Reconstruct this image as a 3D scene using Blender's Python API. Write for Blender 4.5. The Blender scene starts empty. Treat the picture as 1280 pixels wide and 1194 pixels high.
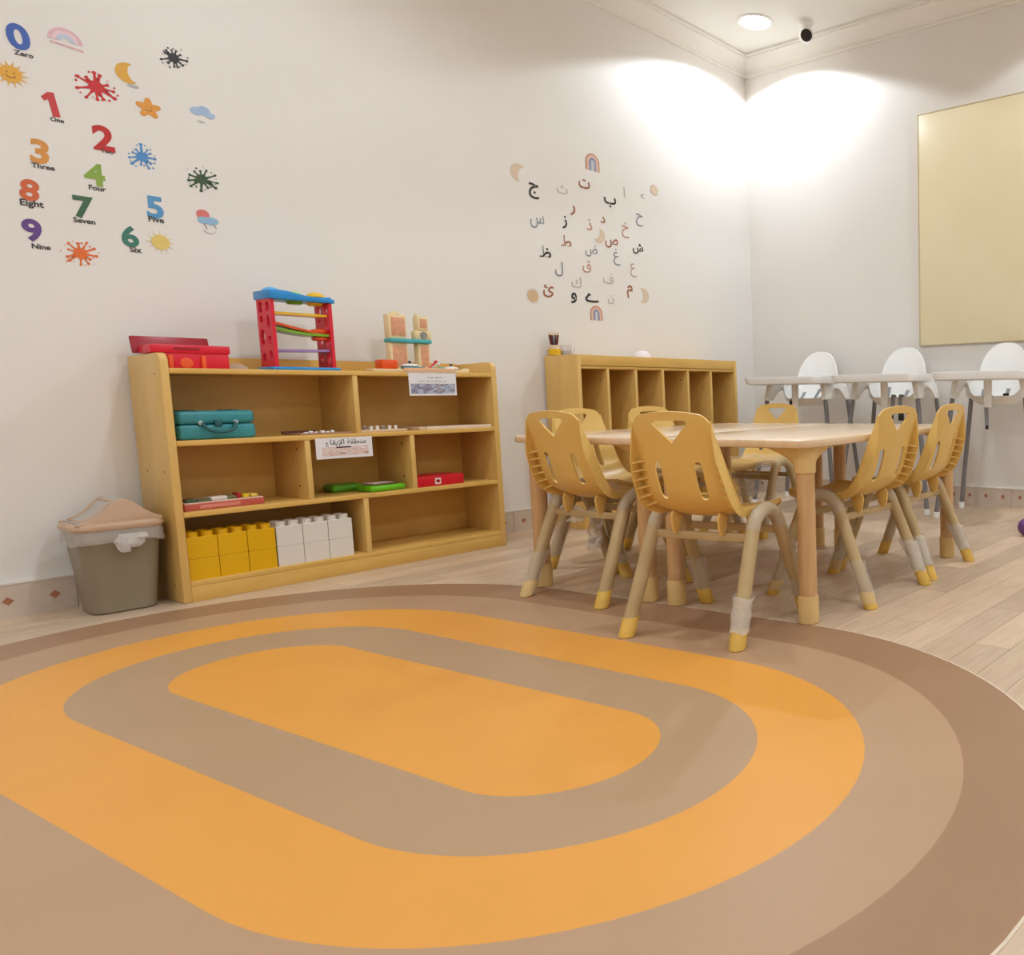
import bpy, bmesh, math, random
from mathutils import Vector, Matrix, noise
R = math.radians
PI = math.pi
random.seed(7)
S = bpy.context.scene
C = S.collection

# ------------------------------------------------------------------ camera
CAM = Vector((-4.3964, -3.7224, 0.675))
YAW, PITCH, ROLL, FPX, PX, PY = 0.543, -0.0991, -0.0147, 997.03, 1105.95, 592.6
fw = Vector((math.cos(YAW) * math.cos(PITCH), math.sin(YAW) * math.cos(PITCH), math.sin(PITCH)))
rt = Vector((math.sin(YAW), -math.cos(YAW), 0))
up = rt.cross(fw)
r2 = rt * math.cos(ROLL) + up * math.sin(ROLL)
u2 = -rt * math.sin(ROLL) + up * math.cos(ROLL)
cd = bpy.data.cameras.new('camera')
cam = bpy.data.objects.new('camera', cd)
C.objects.link(cam)
M = Matrix((r2, u2, -fw)).transposed().to_4x4()
M.translation = CAM
cam.matrix_world = M
cd.sensor_fit = 'HORIZONTAL'
cd.sensor_width = 36
cd.lens = FPX / 1280 * 36
cd.shift_x = (640 - PX) / 1280
cd.shift_y = (PY - 597) / 1280
cd.clip_start = 0.02
S.camera = cam

# ------------------------------------------------------------------ world, lamps, exposure
W = bpy.data.worlds.new('world')
S.world = W
W.use_nodes = True
W.node_tree.nodes['Background'].inputs[0].default_value = (0.9, 0.95, 1, 1)
W.node_tree.nodes['Background'].inputs[1].default_value = 0.05
S.view_settings.view_transform = 'Standard'
S.view_settings.look = 'None'
S.view_settings.gamma = 1
S.view_settings.exposure = 0.2
S.view_settings.use_curve_mapping = False

ROOM_X, ROOM_Y, ROOM_Z = -6.4, -5.9, 2.945
# recessed ceiling spots: x, y, watts, cone degrees, blend
LAMPS = [(-0.416, -0.447, 62, 140, .12), (-0.416, -2.87, 64, 140, .12), (-0.42, -5.2, 60, 150, .3),
         (-2.84, -1.25, 52, 160, .5), (-2.84, -2.9, 62, 160, .5), (-2.84, -5.0, 60, 160, .5),
         (-5.2, -1.25, 58, 160, .5), (-5.2, -2.9, 60, 160, .5), (-5.2, -5.0, 60, 160, .5)]
LAMP_COL = (0.81, 0.915, 1.0)


# ------------------------------------------------------------------ materials
def lin(c):
    return tuple((v / 255 / 12.92 if v / 255 <= .04045 else ((v / 255 + .055) / 1.055) ** 2.4) for v in c) + (1,)


MATS = {}


def mat(name, col, rough=.5, var=.06, nscale=8, bump=0, bscale=60, spec=.5, alpha=1, coat=0, emis=0, stretch=(1, 1, 1), col2=None, sss=0):
    if name in MATS:
        return MATS[name]
    m = bpy.data.materials.new(name)
    m.use_nodes = True
    nt = m.node_tree
    b = nt.nodes['Principled BSDF']
    tc = nt.nodes.new('ShaderNodeTexCoord')
    mp = nt.nodes.new('ShaderNodeMapping')
    mp.inputs['Scale'].default_value = stretch
    nt.links.new(tc.outputs['Object'], mp.inputs[0])
    n = nt.nodes.new('ShaderNodeTexNoise')
    n.inputs['Scale'].default_value = nscale
    n.inputs['Detail'].default_value = 4
    nt.links.new(mp.outputs[0], n.inputs['Vector'])
    rp = nt.nodes.new('ShaderNodeValToRGB')
    c = lin(col)
    if col2:
        a, d = c, lin(col2)
    else:
        a = tuple(min(1, v * (1 + var)) for v in c[:3]) + (1,)
        d = tuple(v * (1 - var) for v in c[:3]) + (1,)
    rp.color_ramp.elements[0].color = d
    rp.color_ramp.elements[1].color = a
    rp.color_ramp.elements[0].position = .3
    rp.color_ramp.elements[1].position = .7
    nt.links.new(n.outputs['Fac'], rp.inputs[0])
    nt.links.new(rp.outputs[0], b.inputs['Base Color'])
    b.inputs['Roughness'].default_value = rough
    b.inputs['Specular IOR Level'].default_value = spec
    b.inputs['Alpha'].default_value = alpha
    b.inputs['Coat Weight'].default_value = coat
    b.inputs['Coat Roughness'].default_value = .15
    if bump:
        n2 = nt.nodes.new('ShaderNodeTexNoise')
        n2.inputs['Scale'].default_value = bscale
        n2.inputs['Detail'].default_value = 3
        nt.links.new(tc.outputs['Object'], n2.inputs['Vector'])
        bp = nt.nodes.new('ShaderNodeBump')
        bp.inputs['Strength'].default_value = bump
        bp.inputs['Distance'].default_value = .004
        nt.links.new(n2.outputs['Fac'], bp.inputs['Height'])
        nt.links.new(bp.outputs[0], b.inputs['Normal'])
    if emis:
        nt.links.new(rp.outputs[0], b.inputs['Emission Color'])
        b.inputs['Emission Strength'].default_value = emis
    MATS[name] = m
    return m


def randomize(m, amt, hue=0.0):
    """tint a material per object (planks, bricks) with the object's random number"""
    nt = m.node_tree
    b = nt.nodes['Principled BSDF']
    src = b.inputs['Base Color'].links[0].from_socket
    oi = nt.nodes.new('ShaderNodeObjectInfo')
    mr = nt.nodes.new('ShaderNodeMapRange')
    mr.inputs['To Min'].default_value = 1 - amt
    mr.inputs['To Max'].default_value = 1 + amt
    nt.links.new(oi.outputs['Random'], mr.inputs['Value'])
    hs = nt.nodes.new('ShaderNodeHueSaturation')
    nt.links.new(mr.outputs[0], hs.inputs['Value'])
    nt.links.new(src, hs.inputs['Color'])
    nt.links.new(hs.outputs[0], b.inputs['Base Color'])
    return m


M_WALL = mat('wall paint', (238, 233, 228), .55, .012, 3, bump=.05, bscale=120)
M_CEIL = mat('ceiling paint', (240, 235, 226), .7, .01, 3)
M_CROWN = mat('crown plaster', (242, 237, 228), .6, .01, 5)
M_PLANK = randomize(mat('vinyl plank', (222, 196, 168), .38, .1, 5, stretch=(1, 9, 1), col2=(206, 178, 150)), .12)
M_SLAB = mat('floor slab', (170, 145, 120), .6, .08)
M_TILE = mat('skirting tile', (212, 194, 178), .3, .05, 20)
M_DIAMOND = mat('terracotta inlay', (176, 116, 86), .4, .12, 60)
M_LIP = mat('white grout', (236, 228, 218), .6, .03)
M_MAPLE = mat('maple board', (231, 190, 114), .36, .05, 5, stretch=(3, 3, 1.2), col2=(223, 180, 102))
M_MAPLE_H = mat('maple shelf board', (231, 186, 102), .36, .05, 5, stretch=(1.2, 4, 4), col2=(222, 175, 90))
M_CHAIR = mat('mustard plastic', (232, 190, 106), .33, .03, 6, spec=.5)
M_TUBE = mat('cream tube', (196, 170, 124), .3, .04, 10, col2=(186, 158, 112))
M_CAP = mat('yellow cap', (224, 180, 80), .45, .05, 20)
M_WOODLEG = mat('beech leg', (220, 178, 128), .4, .05, 6, stretch=(10, 10, 1), col2=(204, 158, 108))
M_CREAM = mat('cream bracket', (226, 190, 126), .42, .03, 8)
M_FILM = mat('plastic film', (240, 232, 222), .12, .05, 30, bump=.9, bscale=45, alpha=.24)
M_BUBBLE = mat('bubble wrap', (242, 234, 224), .16, .06, 60, bump=1.0, bscale=110, alpha=.5)
M_WHITE = mat('white plastic', (250, 248, 245), .35, .01, 5)
M_GREY = mat('grey metal leg', (128, 124, 126), .32, .05, 20)
M_STRAP = mat('grey strap', (150, 150, 156), .7, .08, 60)
M_BLACK = mat('black plastic', (28, 26, 28), .4, .1)
M_DARK = mat('dark hole', (60, 36, 14), .8, .1)


# ------------------------------------------------------------------ object helpers
def obj(name, me, m=None, parent=None, loc=(0, 0, 0), rot=(0, 0, 0)):
    o = bpy.data.objects.new(name, me)
    C.objects.link(o)
    if me is not None and m is not None:
        if len(me.materials) == 0:
            me.materials.append(m)
        elif me.materials[0] != m:
            o.material_slots[0].link = 'OBJECT'
            o.material_slots[0].material = m
    o.location = loc
    o.rotation_euler = rot
    if parent is not None:
        o.parent = parent
    return o


def tag(o, label, cat, group=None):
    o['label'] = label
    o['category'] = cat
    if group:
        o['group'] = group
    return o


def thing(name, label, cat, loc=(0, 0, 0), rz=0, group=None):
    o = bpy.data.objects.new(name, None)
    C.objects.link(o)
    o.empty_display_size = .05
    o.location = loc
    o.rotation_euler = (0, 0, rz)
    return tag(o, label, cat, group)


def struct(o):
    o['kind'] = 'structure'
    return o


def finish(bm, ang=35):
    bmesh.ops.recalc_face_normals(bm, faces=bm.faces)
    a = R(ang)
    for f in bm.faces:
        f.smooth = True
    for e in bm.edges:
        e.smooth = len(e.link_faces) == 2 and e.calc_face_angle(4) < a
    me = bpy.data.meshes.new('mesh')
    bm.to_mesh(me)
    bm.free()
    return me


def bm_box(bm, x0, x1, y0, y1, z0, z1, bev=0, seg=2):
    vs = [bm.verts.new((x, y, z)) for z in (z0, z1) for y in (y0, y1) for x in (x0, x1)]
    fs = [bm.faces.new([vs[i] for i in q]) for q in ((0, 2, 3, 1), (4, 5, 7, 6), (0, 1, 5, 4), (2, 6, 7, 3), (0, 4, 6, 2), (1, 3, 7, 5))]
    if bev:
        es = list({e for f in fs for e in f.edges})
        bmesh.ops.bevel(bm, geom=es, offset=bev, segments=seg, profile=.5, affect='EDGES')


def box(x0, x1, y0, y1, z0, z1, bev=0, seg=2):
    bm = bmesh.new()
    bm_box(bm, x0, x1, y0, y1, z0, z1, bev, seg)
    return finish(bm)


def boxes(lst, bev=0):
    bm = bmesh.new()
    for b in lst:
        bm_box(bm, *b, bev=bev)
    return finish(bm)


def bm_rings(bm, rings, cap=True, closed=False):
    vr = [[bm.verts.new(p) for p in r] for r in rings]
    n = len(vr[0])
    k = len(vr)
    for i in range(k if closed else k - 1):
        a, b = vr[i], vr[(i + 1) % k]
        for j in range(n):
            bm.faces.new((a[j], a[(j + 1) % n], b[(j + 1) % n], b[j]))
    if cap and not closed:
        bm.faces.new(vr[0][::-1])
        bm.faces.new(vr[-1])


def rings(rs, cap=True, closed=False, ang=35):
    bm = bmesh.new()
    bm_rings(bm, rs, cap, closed)
    return finish(bm, ang)


def circ(c, r, n=16, ry=None):
    ry = r if ry is None else ry
    return [(c[0] + r * math.cos(2 * PI * i / n), c[1] + ry * math.sin(2 * PI * i / n), c[2]) for i in range(n)]


def bm_tube(bm, pts, rad, n=12, cap=True, closed=False):
    pts = [Vector(p) for p in pts]
    k = len(pts)
    prev = None
    out = []
    for i, p in enumerate(pts):
        if closed:
            t = pts[(i + 1) % k] - pts[i - 1]
        else:
            t = pts[min(i + 1, k - 1)] - pts[max(i - 1, 0)]
        t.normalize()
        if prev is None:
            a = Vector((0, 0, 1)) if abs(t.z) < .9 else Vector((0, 1, 0))
            u = t.cross(a).normalized()
        else:
            u = (prev - t * prev.dot(t)).normalized()
        prev = u
        v = t.cross(u)
        r = rad[i] if isinstance(rad, (list, tuple)) else rad
        out.append([p + u * (r * math.cos(2 * PI * j / n)) + v * (r * math.sin(2 * PI * j / n)) for j in range(n)])
    bm_rings(bm, out, cap, closed)


def tube(pts, rad, n=12, cap=True, closed=False):
    bm = bmesh.new()
    bm_tube(bm, pts, rad, n, cap, closed)
    return finish(bm, 50)


def lathe(prof, n=24, c=(0, 0), ang=35, cap=True):
    return rings([circ((c[0], c[1], z), max(r, 1e-4), n) for r, z in prof], cap, False, ang)


def bm_prism(bm, poly, y0, y1, axis='y'):
    """extrude polygon [(a,b)] along an axis; a,b are the other two axes in order"""
    def p(a, b, t):
        return (a, t, b) if axis == 'y' else ((t, a, b) if axis == 'x' else (a, b, t))
    A = [bm.verts.new(p(a, b, y0)) for a, b in poly]
    B = [bm.verts.new(p(a, b, y1)) for a, b in poly]
    n = len(poly)
    bm.faces.new(A)
    bm.faces.new(B[::-1])
    for i in range(n):
        bm.faces.new((A[i], B[i], B[(i + 1) % n], A[(i + 1) % n]))


def prism(poly, y0, y1, axis='y', bev=0, ang=35):
    bm = bmesh.new()
    bm_prism(bm, poly, y0, y1, axis)
    if bev:
        bmesh.ops.recalc_face_normals(bm, faces=bm.faces)
        bmesh.ops.bevel(bm, geom=[e for e in bm.edges if e.calc_face_angle(0) > .6], offset=bev, segments=2, profile=.5, affect='EDGES')
    return finish(bm, ang)


def rrect(w, d, r, n=6, c=(0, 0)):
    out = []
    for sx, sy, a0 in ((1, 1, 0), (-1, 1, 90), (-1, -1, 180), (1, -1, 270)):
        for i in range(n + 1):
            a = R(a0 + 90 * i / n)
            out.append((c[0] + sx * (w / 2 - r) + r * math.cos(a), c[1] + sy * (d / 2 - r) + r * math.sin(a)))
    return out


def sheet(f, s0, s1, ns, t0, t1, nt, P, th, ang=40):
    """solid sheet over the region f(s,t)<0, its edge found by interpolation, thickness th"""
    ds, dt = (s1 - s0) / ns, (t1 - t0) / nt
    val = [[f(s0 + i * ds, t0 + j * dt) for j in range(nt + 1)] for i in range(ns + 1)]
    bm = bmesh.new()
    cache = {}

    def nrm(s, t):
        e = 1e-4
        a = Vector(P(s + e, t)) - Vector(P(s - e, t))
        b = Vector(P(s, t + e)) - Vector(P(s, t - e))
        return a.cross(b).normalized()

    def vert(s, t, key):
        if key not in cache:
            p = Vector(P(s, t))
            n = nrm(s, t)
            cache[key] = (bm.verts.new(p + n * th / 2), bm.verts.new(p - n * th / 2))
        return cache[key]
    edges = {}
    for i in range(ns):
        for j in range(nt):
            cs = [(i, j), (i + 1, j), (i + 1, j + 1), (i, j + 1)]
            poly = []
            for k in range(4):
                a, b = cs[k], cs[(k + 1) % 4]
                va, vb = val[a[0]][a[1]], val[b[0]][b[1]]
                if va < 0:
                    poly.append(vert(s0 + a[0] * ds, t0 + a[1] * dt, a))
                if (va < 0) != (vb < 0):
                    q = min(.97, max(.03, va / (va - vb)))
                    if b < a:
                        pass
                    key = (min(a, b), max(a, b))
                    poly.append(vert(s0 + (a[0] + (b[0] - a[0]) * q) * ds, t0 + (a[1] + (b[1] - a[1]) * q) * dt, key))
            if len(poly) >= 3:
                bm.faces.new([p[0] for p in poly])
                bm.faces.new([p[1] for p in poly][::-1])
                for k in range(len(poly)):
                    a, b = poly[k], poly[(k + 1) % len(poly)]
                    if (b, a) in edges:
                        del edges[(b, a)]
                    else:
                        edges[(a, b)] = 1
    for a, b in edges:
        bm.faces.new((a[0], a[1], b[1], b[0]))
    return finish(bm, ang)


def text_mesh(body, height=None, width=None, th=.0006, offset=0.0, loops=False, squeeze=1.0):
    cu = bpy.data.curves.new('text', 'FONT')
    cu.body = body
    cu.size = 1
    cu.offset = offset
    cu.resolution_u = 4
    if loops:
        cu.fill_mode = 'NONE'
    o = bpy.data.objects.new('text', cu)
    C.objects.link(o)
    bpy.context.view_layer.update()
    dg = bpy.context.evaluated_depsgraph_get()
    me = bpy.data.meshes.new_from_object(o.evaluated_get(dg))
    bpy.data.objects.remove(o)
    bpy.data.curves.remove(cu)
    xs = [v.co.x for v in me.vertices]
    ys = [v.co.y for v in me.vertices]
    cx, cy = (min(xs) + max(xs)) / 2, (min(ys) + max(ys)) / 2
    k = height / (max(ys) - min(ys)) if height else width / (max(xs) - min(xs))
    bm = bmesh.new()
    bm.from_mesh(me)
    bpy.data.meshes.remove(me)
    for v in bm.verts:
        v.co = Vector(((v.co.x - cx) * k * squeeze, (v.co.y - cy) * k, 0))
    bmesh.ops.remove_doubles(bm, verts=bm.verts, dist=1e-7)
    if loops:      # overlapping outlines: one face for each outline
        left = set(bm.verts)
        while left:
            v = left.pop()
            loop = [v]
            while True:
                nx = [e.other_vert(v) for e in v.link_edges if e.other_vert(v) in left]
                if not nx:
                    break
                v = nx[0]
                left.discard(v)
                loop.append(v)
            if len(loop) > 2:
                f = bm.faces.new(loop)
                f.normal_update()
                if f.normal.z < 0:
                    f.normal_flip()
    g = bmesh.ops.extrude_face_region(bm, geom=list(bm.faces), use_keep_orig=True)
    for v in [e for e in g['geom'] if isinstance(e, bmesh.types.BMVert)]:
        v.co.z += th
    me = finish(bm, 30)
    return me


# ------------------------------------------------------------------ room shell
struct(obj('floor', box(ROOM_X, 0, ROOM_Y, 0, -.06, -.006), M_SLAB))
FLOOR = bpy.data.objects['floor']
struct(obj('ceiling', box(ROOM_X, 0, ROOM_Y, 0, ROOM_Z, ROOM_Z + .06), M_CEIL))
struct(obj('wall_left', box(ROOM_X, 0, 0, .12, -.06, ROOM_Z + .06), M_WALL))
struct(obj('wall_right', box(0, .12, ROOM_Y, .12, -.06, ROOM_Z + .06), M_WALL))
struct(obj('wall_back', box(ROOM_X - .12, ROOM_X, ROOM_Y - .12, .12, -.06, ROOM_Z + .06), M_WALL))
struct(obj('wall_front', box(ROOM_X, .12, ROOM_Y - .12, ROOM_Y, -.06, ROOM_Z + .06), M_WALL))

# crown moulding
zc = 2.83
prof = [(0, zc), (.010, zc), (.016, zc + .006), (.016, zc + .016), (.010, zc + .020), (.020, zc + .034), (.060, zc + .074),
        (.082, zc + .086), (.086, zc + .092), (.086, zc + .098), (.101, zc + .100), (.101, ROOM_Z), (0, ROOM_Z)]
t1 = struct(obj('trim_1', prism([(-a, b) for a, b in prof], ROOM_X, 0, 'x', ang=30), M_CROWN))
t2 = struct(obj('trim_2', prism([(-a, b) for a, b in prof], ROOM_Y, 0, 'y', ang=30), M_CROWN))
t3 = struct(obj('trim_3', prism([(ROOM_Y + a, b) for a, b in prof], ROOM_X, 0, 'x', ang=30), M_CROWN))
t4 = struct(obj('trim_4', prism([(ROOM_X + a, b) for a, b in prof], ROOM_Y, 0, 'y', ang=30), M_CROWN))

# floor planks, laid along X
pw, pl, gap = .105, .98, .0012
RUGC, RUGA = Vector((-3.484, -1.87)), .063


def in_rug(x, y, m=0):
    d = Vector((x, y)) - RUGC
    a = d.x * math.cos(RUGA) + d.y * math.sin(RUGA)
    b = -d.x * math.sin(RUGA) + d.y * math.cos(RUGA)
    b = max(0, abs(b) - .52)
    return (a / (.91 - m)) ** 2 + (b / (.98 - m)) ** 2 < 1


def seen(x, y):
    v = Vector((x, y, 0)) - CAM
    z = v.dot(fw)
    if z < .1:
        return False
    px, py = PX + FPX * v.dot(r2) / z, PY - FPX * v.dot(u2) / z
    return -30 < px < 1310 and py < 1230


pm = box(0, pl - gap, 0, pw - gap, -.006, 0)
rest = []
npl = 0
row = 0
y = 0
while y > ROOM_Y + .02:
    y -= pw
    off = -((row * .37) % 1.0) * pl
    row += 1
    x = ROOM_X + off
    while x < -.01:
        x0, x1 = max(x, ROOM_X), min(x + pl, 0)
        y0 = max(y, ROOM_Y)
        full = x0 == x and x1 == x + pl and y0 == y
        vis = any(seen(x0 + (x1 - x0) * q / 8, y0 + pw / 2) and not in_rug(x0 + (x1 - x0) * q / 8, y0 + pw / 2, .06) for q in range(9))
        if vis and npl < 295:
            npl += 1
            if full:
                obj('plank', pm, M_PLANK, FLOOR, (x0, y0, 0))
            else:
                obj('plank', box(0, x1 - x0 - gap, 0, pw - gap, -.006, 0), M_PLANK, FLOOR, (x0, y0, 0))
        elif x1 - x0 > .01:
            rest.append((x0, x1 - gap, y0, y + pw - gap, -.006, 0))
        x += pl
o = obj('plank_field', boxes(rest), M_PLANK, FLOOR)
o['kind'] = 'stuff'

# tiled skirting with terracotta diamonds
TL, DS, BH = .324, .108, .109
bl = struct(obj('baseboard_left', box(ROOM_X, -.012, -.006, 0, 0, BH), M_TILE))
br = struct(obj('baseboard_right', box(-.006, 0, ROOM_Y, 0, 0, BH), M_TILE))
struct(obj('baseboard_back', box(ROOM_X, ROOM_X + .012, ROOM_Y + .012, -.012, 0, BH), M_TILE))
struct(obj('baseboard_front', box(ROOM_X + .012, -.012, ROOM_Y, ROOM_Y + .012, 0, BH), M_TILE))
obj('grout_lip', box(ROOM_X, -.014, -.014, 0, BH, BH + .006), M_LIP, bl)
obj('grout_lip', box(-.014, 0, ROOM_Y, 0, BH, BH + .006), M_LIP, br)
tm = box(.001, TL - .001, -.012, -.004, 0, BH)
q = .014
dm = prism([(-q, 0), (0, -q), (q, 0), (0, q)], -.0004, .0004, 'y')
tmr = box(-.012, -.004, .001, TL - .001, 0, BH)
dmr = prism([(-q, 0), (0, -q), (q, 0), (0, q)], -.0004, .0004, 'x')
x = -4.19
while x + TL < 0:
    t = obj('tile', tm, M_TILE, bl, (x, 0, 0))
    for k in range(3):
        obj('diamond_inlay', dm, M_DIAMOND, t, (DS * (k + .5), -.0122, .056))
    x += TL
y = -1.946 - TL * 2
while y + TL < 0:
    t = obj('tile', tmr, M_TILE, br, (0, y, 0))
    for k in range(3):
        obj('diamond_inlay', dmr, M_DIAMOND, t, (-.0122, DS * (k + .5), .062))
    y += TL

# cream board on the right wall
M_PANEL = mat('cream film', (246, 232, 196), .22, .03, 3, spec=.5, col2=(243, 228, 190))
wp = thing('wall_board', 'large glossy cream yellow board mounted on the wall above the high chairs', 'board', (0, -2.25, .973))
obj('board_face', box(-.018, -.002, -.9, .9, .004, 1.365, .002), M_PANEL, wp)
obj('edge_trim', box(-.02, -.001, .9, .906, 0, 1.369, .001), mat('board edge', (214, 196, 156), .4), wp)
obj('edge_trim', box(-.02, -.001, -.9, .906, -.002, .004, .001), MATS['board edge'], wp)
obj('edge_trim', box(-.02, -.001, -.9, .906, 1.365, 1.371, .001), MATS['board edge'], wp)

# downlights
M_LAMP = mat('lamp glow', (255, 250, 240), .5, 0, emis=14)
ring_me = lathe([(.086, 0), (.108, 0), (.110, -.004), (.104, -.009), (.088, -.007), (.084, 0)], 32, cap=False)
disc_me = lathe([(.0845, -.004), (.0845, -.001)], 32)
for i, (x, y, w, cone, bl_) in enumerate(LAMPS):
    lab = 'round recessed ceiling downlight in the corner beside the security camera' if i == 0 else 'round recessed ceiling downlight further back in the room'
    t = thing('downlight', lab, 'lamp', (x, y, ROOM_Z), 0, 'recessed ceiling downlights')
    obj('trim_ring', ring_me, M_WHITE, t)
    obj('diffuser', disc_me, M_LAMP, t)
    ld = bpy.data.lights.new('downlight_beam', 'SPOT')
    ld.energy = w
    ld.color = LAMP_COL
    ld.spot_size = R(cone)
    ld.spot_blend = bl_
    ld.shadow_soft_size = .06
    lo = bpy.data.objects.new('downlight_beam', ld)
    C.objects.link(lo)
    lo.parent = t
    lo.location = (0, 0, -.012)

# security camera
t = thing('security_camera', 'small white turret security camera with dark lens on the ceiling', 'camera', (-.24, -.70, ROOM_Z))
obj('mount_base', lathe([(.045, 0), (.045, -.012), (.040, -.020), (.036, -.024)], 28), M_WHITE, t)
obj('neck', lathe([(.034, -.02), (.036, -.045), (.030, -.05)], 28), M_WHITE, t)
ball = lathe([(.046 * math.sin(PI * k / 16), .046 * math.cos(PI * k / 16)) for k in range(17)], 28, ang=80)
obj('turret_ball', ball, M_WHITE, t, (0, 0, -.075))
dv = (CAM - Vector((-.24, -.7, 2.87))).normalized()
lens = lathe([(.034, 0), (.035, .008), (.030, .010), (.001, .016)], 28)
lo = obj('lens', lens, mat('lens glass', (38, 22, 26), .55, .1), t, Vector((0, 0, -.075)) + dv * .036)
lo.rotation_euler = dv.to_track_quat('Z', 'Y').to_euler()

# ------------------------------------------------------------------ rug
HW = [.193, .365, .56, .737, .91]
HE = [.206, .406, .62, .805, .98]


def stadium(i, n=40):
    out = []
    for k in range(n + 1):
        a = PI * k / n
        out.append((HW[i] * math.cos(a), .52 + HE[i] * math.sin(a)))
    for k in range(n + 1):
        a = PI + PI * k / n
        out.append((HW[i] * math.cos(a), -.52 + HE[i] * math.sin(a)))
    return out


rug = thing('oval_rug', 'large oval floor mat with nested orange and brown bands', 'rug', (RUGC.x, RUGC.y, 0), RUGA)
RC = [(233, 163, 72), (184, 151, 118), (233, 163, 72), (187, 151, 119), (164, 126, 96)]
RN = ['orange centre', 'light brown band', 'orange band', 'light brown outer band', 'dark brown border']
for i in range(5):
    m = mat('rug ' + RN[i], RC[i], .42, .025, 4, bump=.08, bscale=300, spec=.4)
    o_ = stadium(i)
    if i == 0:
        me = prism(o_, 0, 0.0014, 'z')
    else:
        n_ = stadium(i - 1)
        me = rings([[(a, b, 0) for a, b in n_], [(a, b, .0014) for a, b in n_], [(a, b, .0014) for a, b in o_], [(a, b, 0) for a, b in o_]], False, True)
    o = obj('rug_band', me, m, rug)
    o['label'] = RN[i] + ' of the mat'

HW.append(HW[4] + .005)
HE.append(HE[4] + .005)
o_, n_ = stadium(5), stadium(4)
o = obj('rug_edge', rings([[(a, b, 0) for a, b in n_], [(a, b, .0012) for a, b in n_], [(a, b, .0010) for a, b in o_], [(a, b, 0) for a, b in o_]], False, True), mat('pale backing', (226, 208, 186), .6), rug)

# ------------------------------------------------------------------ open toy shelf
sx0, sx1, syf, syb = -3.353, -2.157, -.300, -.016
T = .018
sh = thing('toy_shelf', 'low maple open shelf unit with three staggered rows of bays against the wall', 'shelf', (sx0, syf, 0))
LX, LY = sx1 - sx0, syb - syf


def side_panel(h, d, r):
    pts = [(0, 0), (d, 0), (d, h - .004)]
    pts += [(r - r * math.sin(R(a)), h - r + r * math.cos(R(a))) for a in (0, 22, 45, 68, 90)]
    return pts


sp = side_panel(.85, LY, .03)
obj('side_panel', prism(sp, 0, T + .006, 'x', .004), M_MAPLE, sh)
obj('side_panel', prism(sp, LX - T - .006, LX, 'x', .004), M_MAPLE, sh)
ZB, Z2, Z3, Z4 = .071, .310, .554, .799
a0, a1 = T + .006, LX - T - .006
obj('back_panel', box(a0, a1, LY - .008, LY, .02, .85), M_MAPLE_H, sh)
for z in (ZB, Z2, Z3, Z4):
    obj('shelf_board', box(a0, a1, .002, LY - .008, z - T, z, .002), M_MAPLE_H, sh)
obj('kick_board', box(a0, a1, .003, .02, 0, ZB - T, .001), M_MAPLE_H, sh)


def divider(xw, z0, z1):
    x = xw - sx0
    o = obj('divider', box(x - T / 2, x + T / 2, .004, LY - .008, z0, z1, .001), M_MAPLE, sh)


divider(-2.757, Z3, Z4 - T)
divider(-2.941, Z2, Z3 - T)
divider(-2.553, Z2, Z3 - T)
divider(-2.751, ZB, Z2 - T)
pe = lathe([(.004, 0), (.004, .0012)], 10)
for px_, dz in ((-2.562, .05), (-2.562, .19), (-2.950, .05), (-2.950, .19)):
    obj('screw_hole', pe, M_DARK, sh, (px_ - sx0 - .0002, .07, Z2 + dz), (0, R(-90), 0))
for yy, zz in ((.06, .06), (.05, .45), (.05, .78), (.2, .45)):
    obj('screw_hole', pe, mat('filler dot', (196, 150, 84), .5), sh, (-.0004, yy, zz), (0, R(-90), 0))

# ------------------------------------------------------------------ cubby unit
kx0, kx1, kyf, kyb, kh = -1.696, -.495, -.277, -.016, .903
cu = thing('cubby_unit', 'maple coat cubby with six tall narrow compartments behind the table', 'cubby', (kx0, kyf, 0))
KX, KY = kx1 - kx0, kyb - kyf
obj('side_panel', box(0, .022, 0, KY, 0, kh, .002), M_MAPLE, cu)
obj('side_panel', box(KX - .02, KX, 0, KY, 0, kh, .002), M_MAPLE, cu)
obj('back_panel', box(.022, KX - .02, KY - .008, KY, .02, kh - .02), M_MAPLE, cu)
obj('top_board', box(.022, KX - .02, .022, KY - .008, kh - .018, kh, .001), M_MAPLE_H, cu)
obj('apron', box(.022, KX - .02, .002, .02, .848, kh - .001, .002), M_MAPLE_H, cu)
obj('header_rail', box(.022, KX - .02, .008, KY - .008, .832, .846, .001), M_MAPLE_H, cu)
obj('bottom_board', box(.022, KX - .02, .006, KY - .008, .07, .088, .001), M_MAPLE_H, cu)
obj('kick_board', box(.022, KX - .02, .004, .02, 0, .07, .001), M_MAPLE_H, cu)
for xw in (-1.50, -1.31, -1.113, -.915, -.722):
    obj('divider', box(xw - kx0 - .008, xw - kx0 + .008, .006, KY - .008, .088, .832, .001), M_MAPLE, cu)
for xw in (-1.508, -.923):
    obj('screw_hole', pe, M_DARK, cu, (xw - kx0 - .0003, .06, .78), (0, R(-90), 0))
obj('screw_hole', pe, mat('filler dot', (196, 150, 84), .5), cu, (.09, .0018, .875), (R(90), 0, 0))

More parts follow.
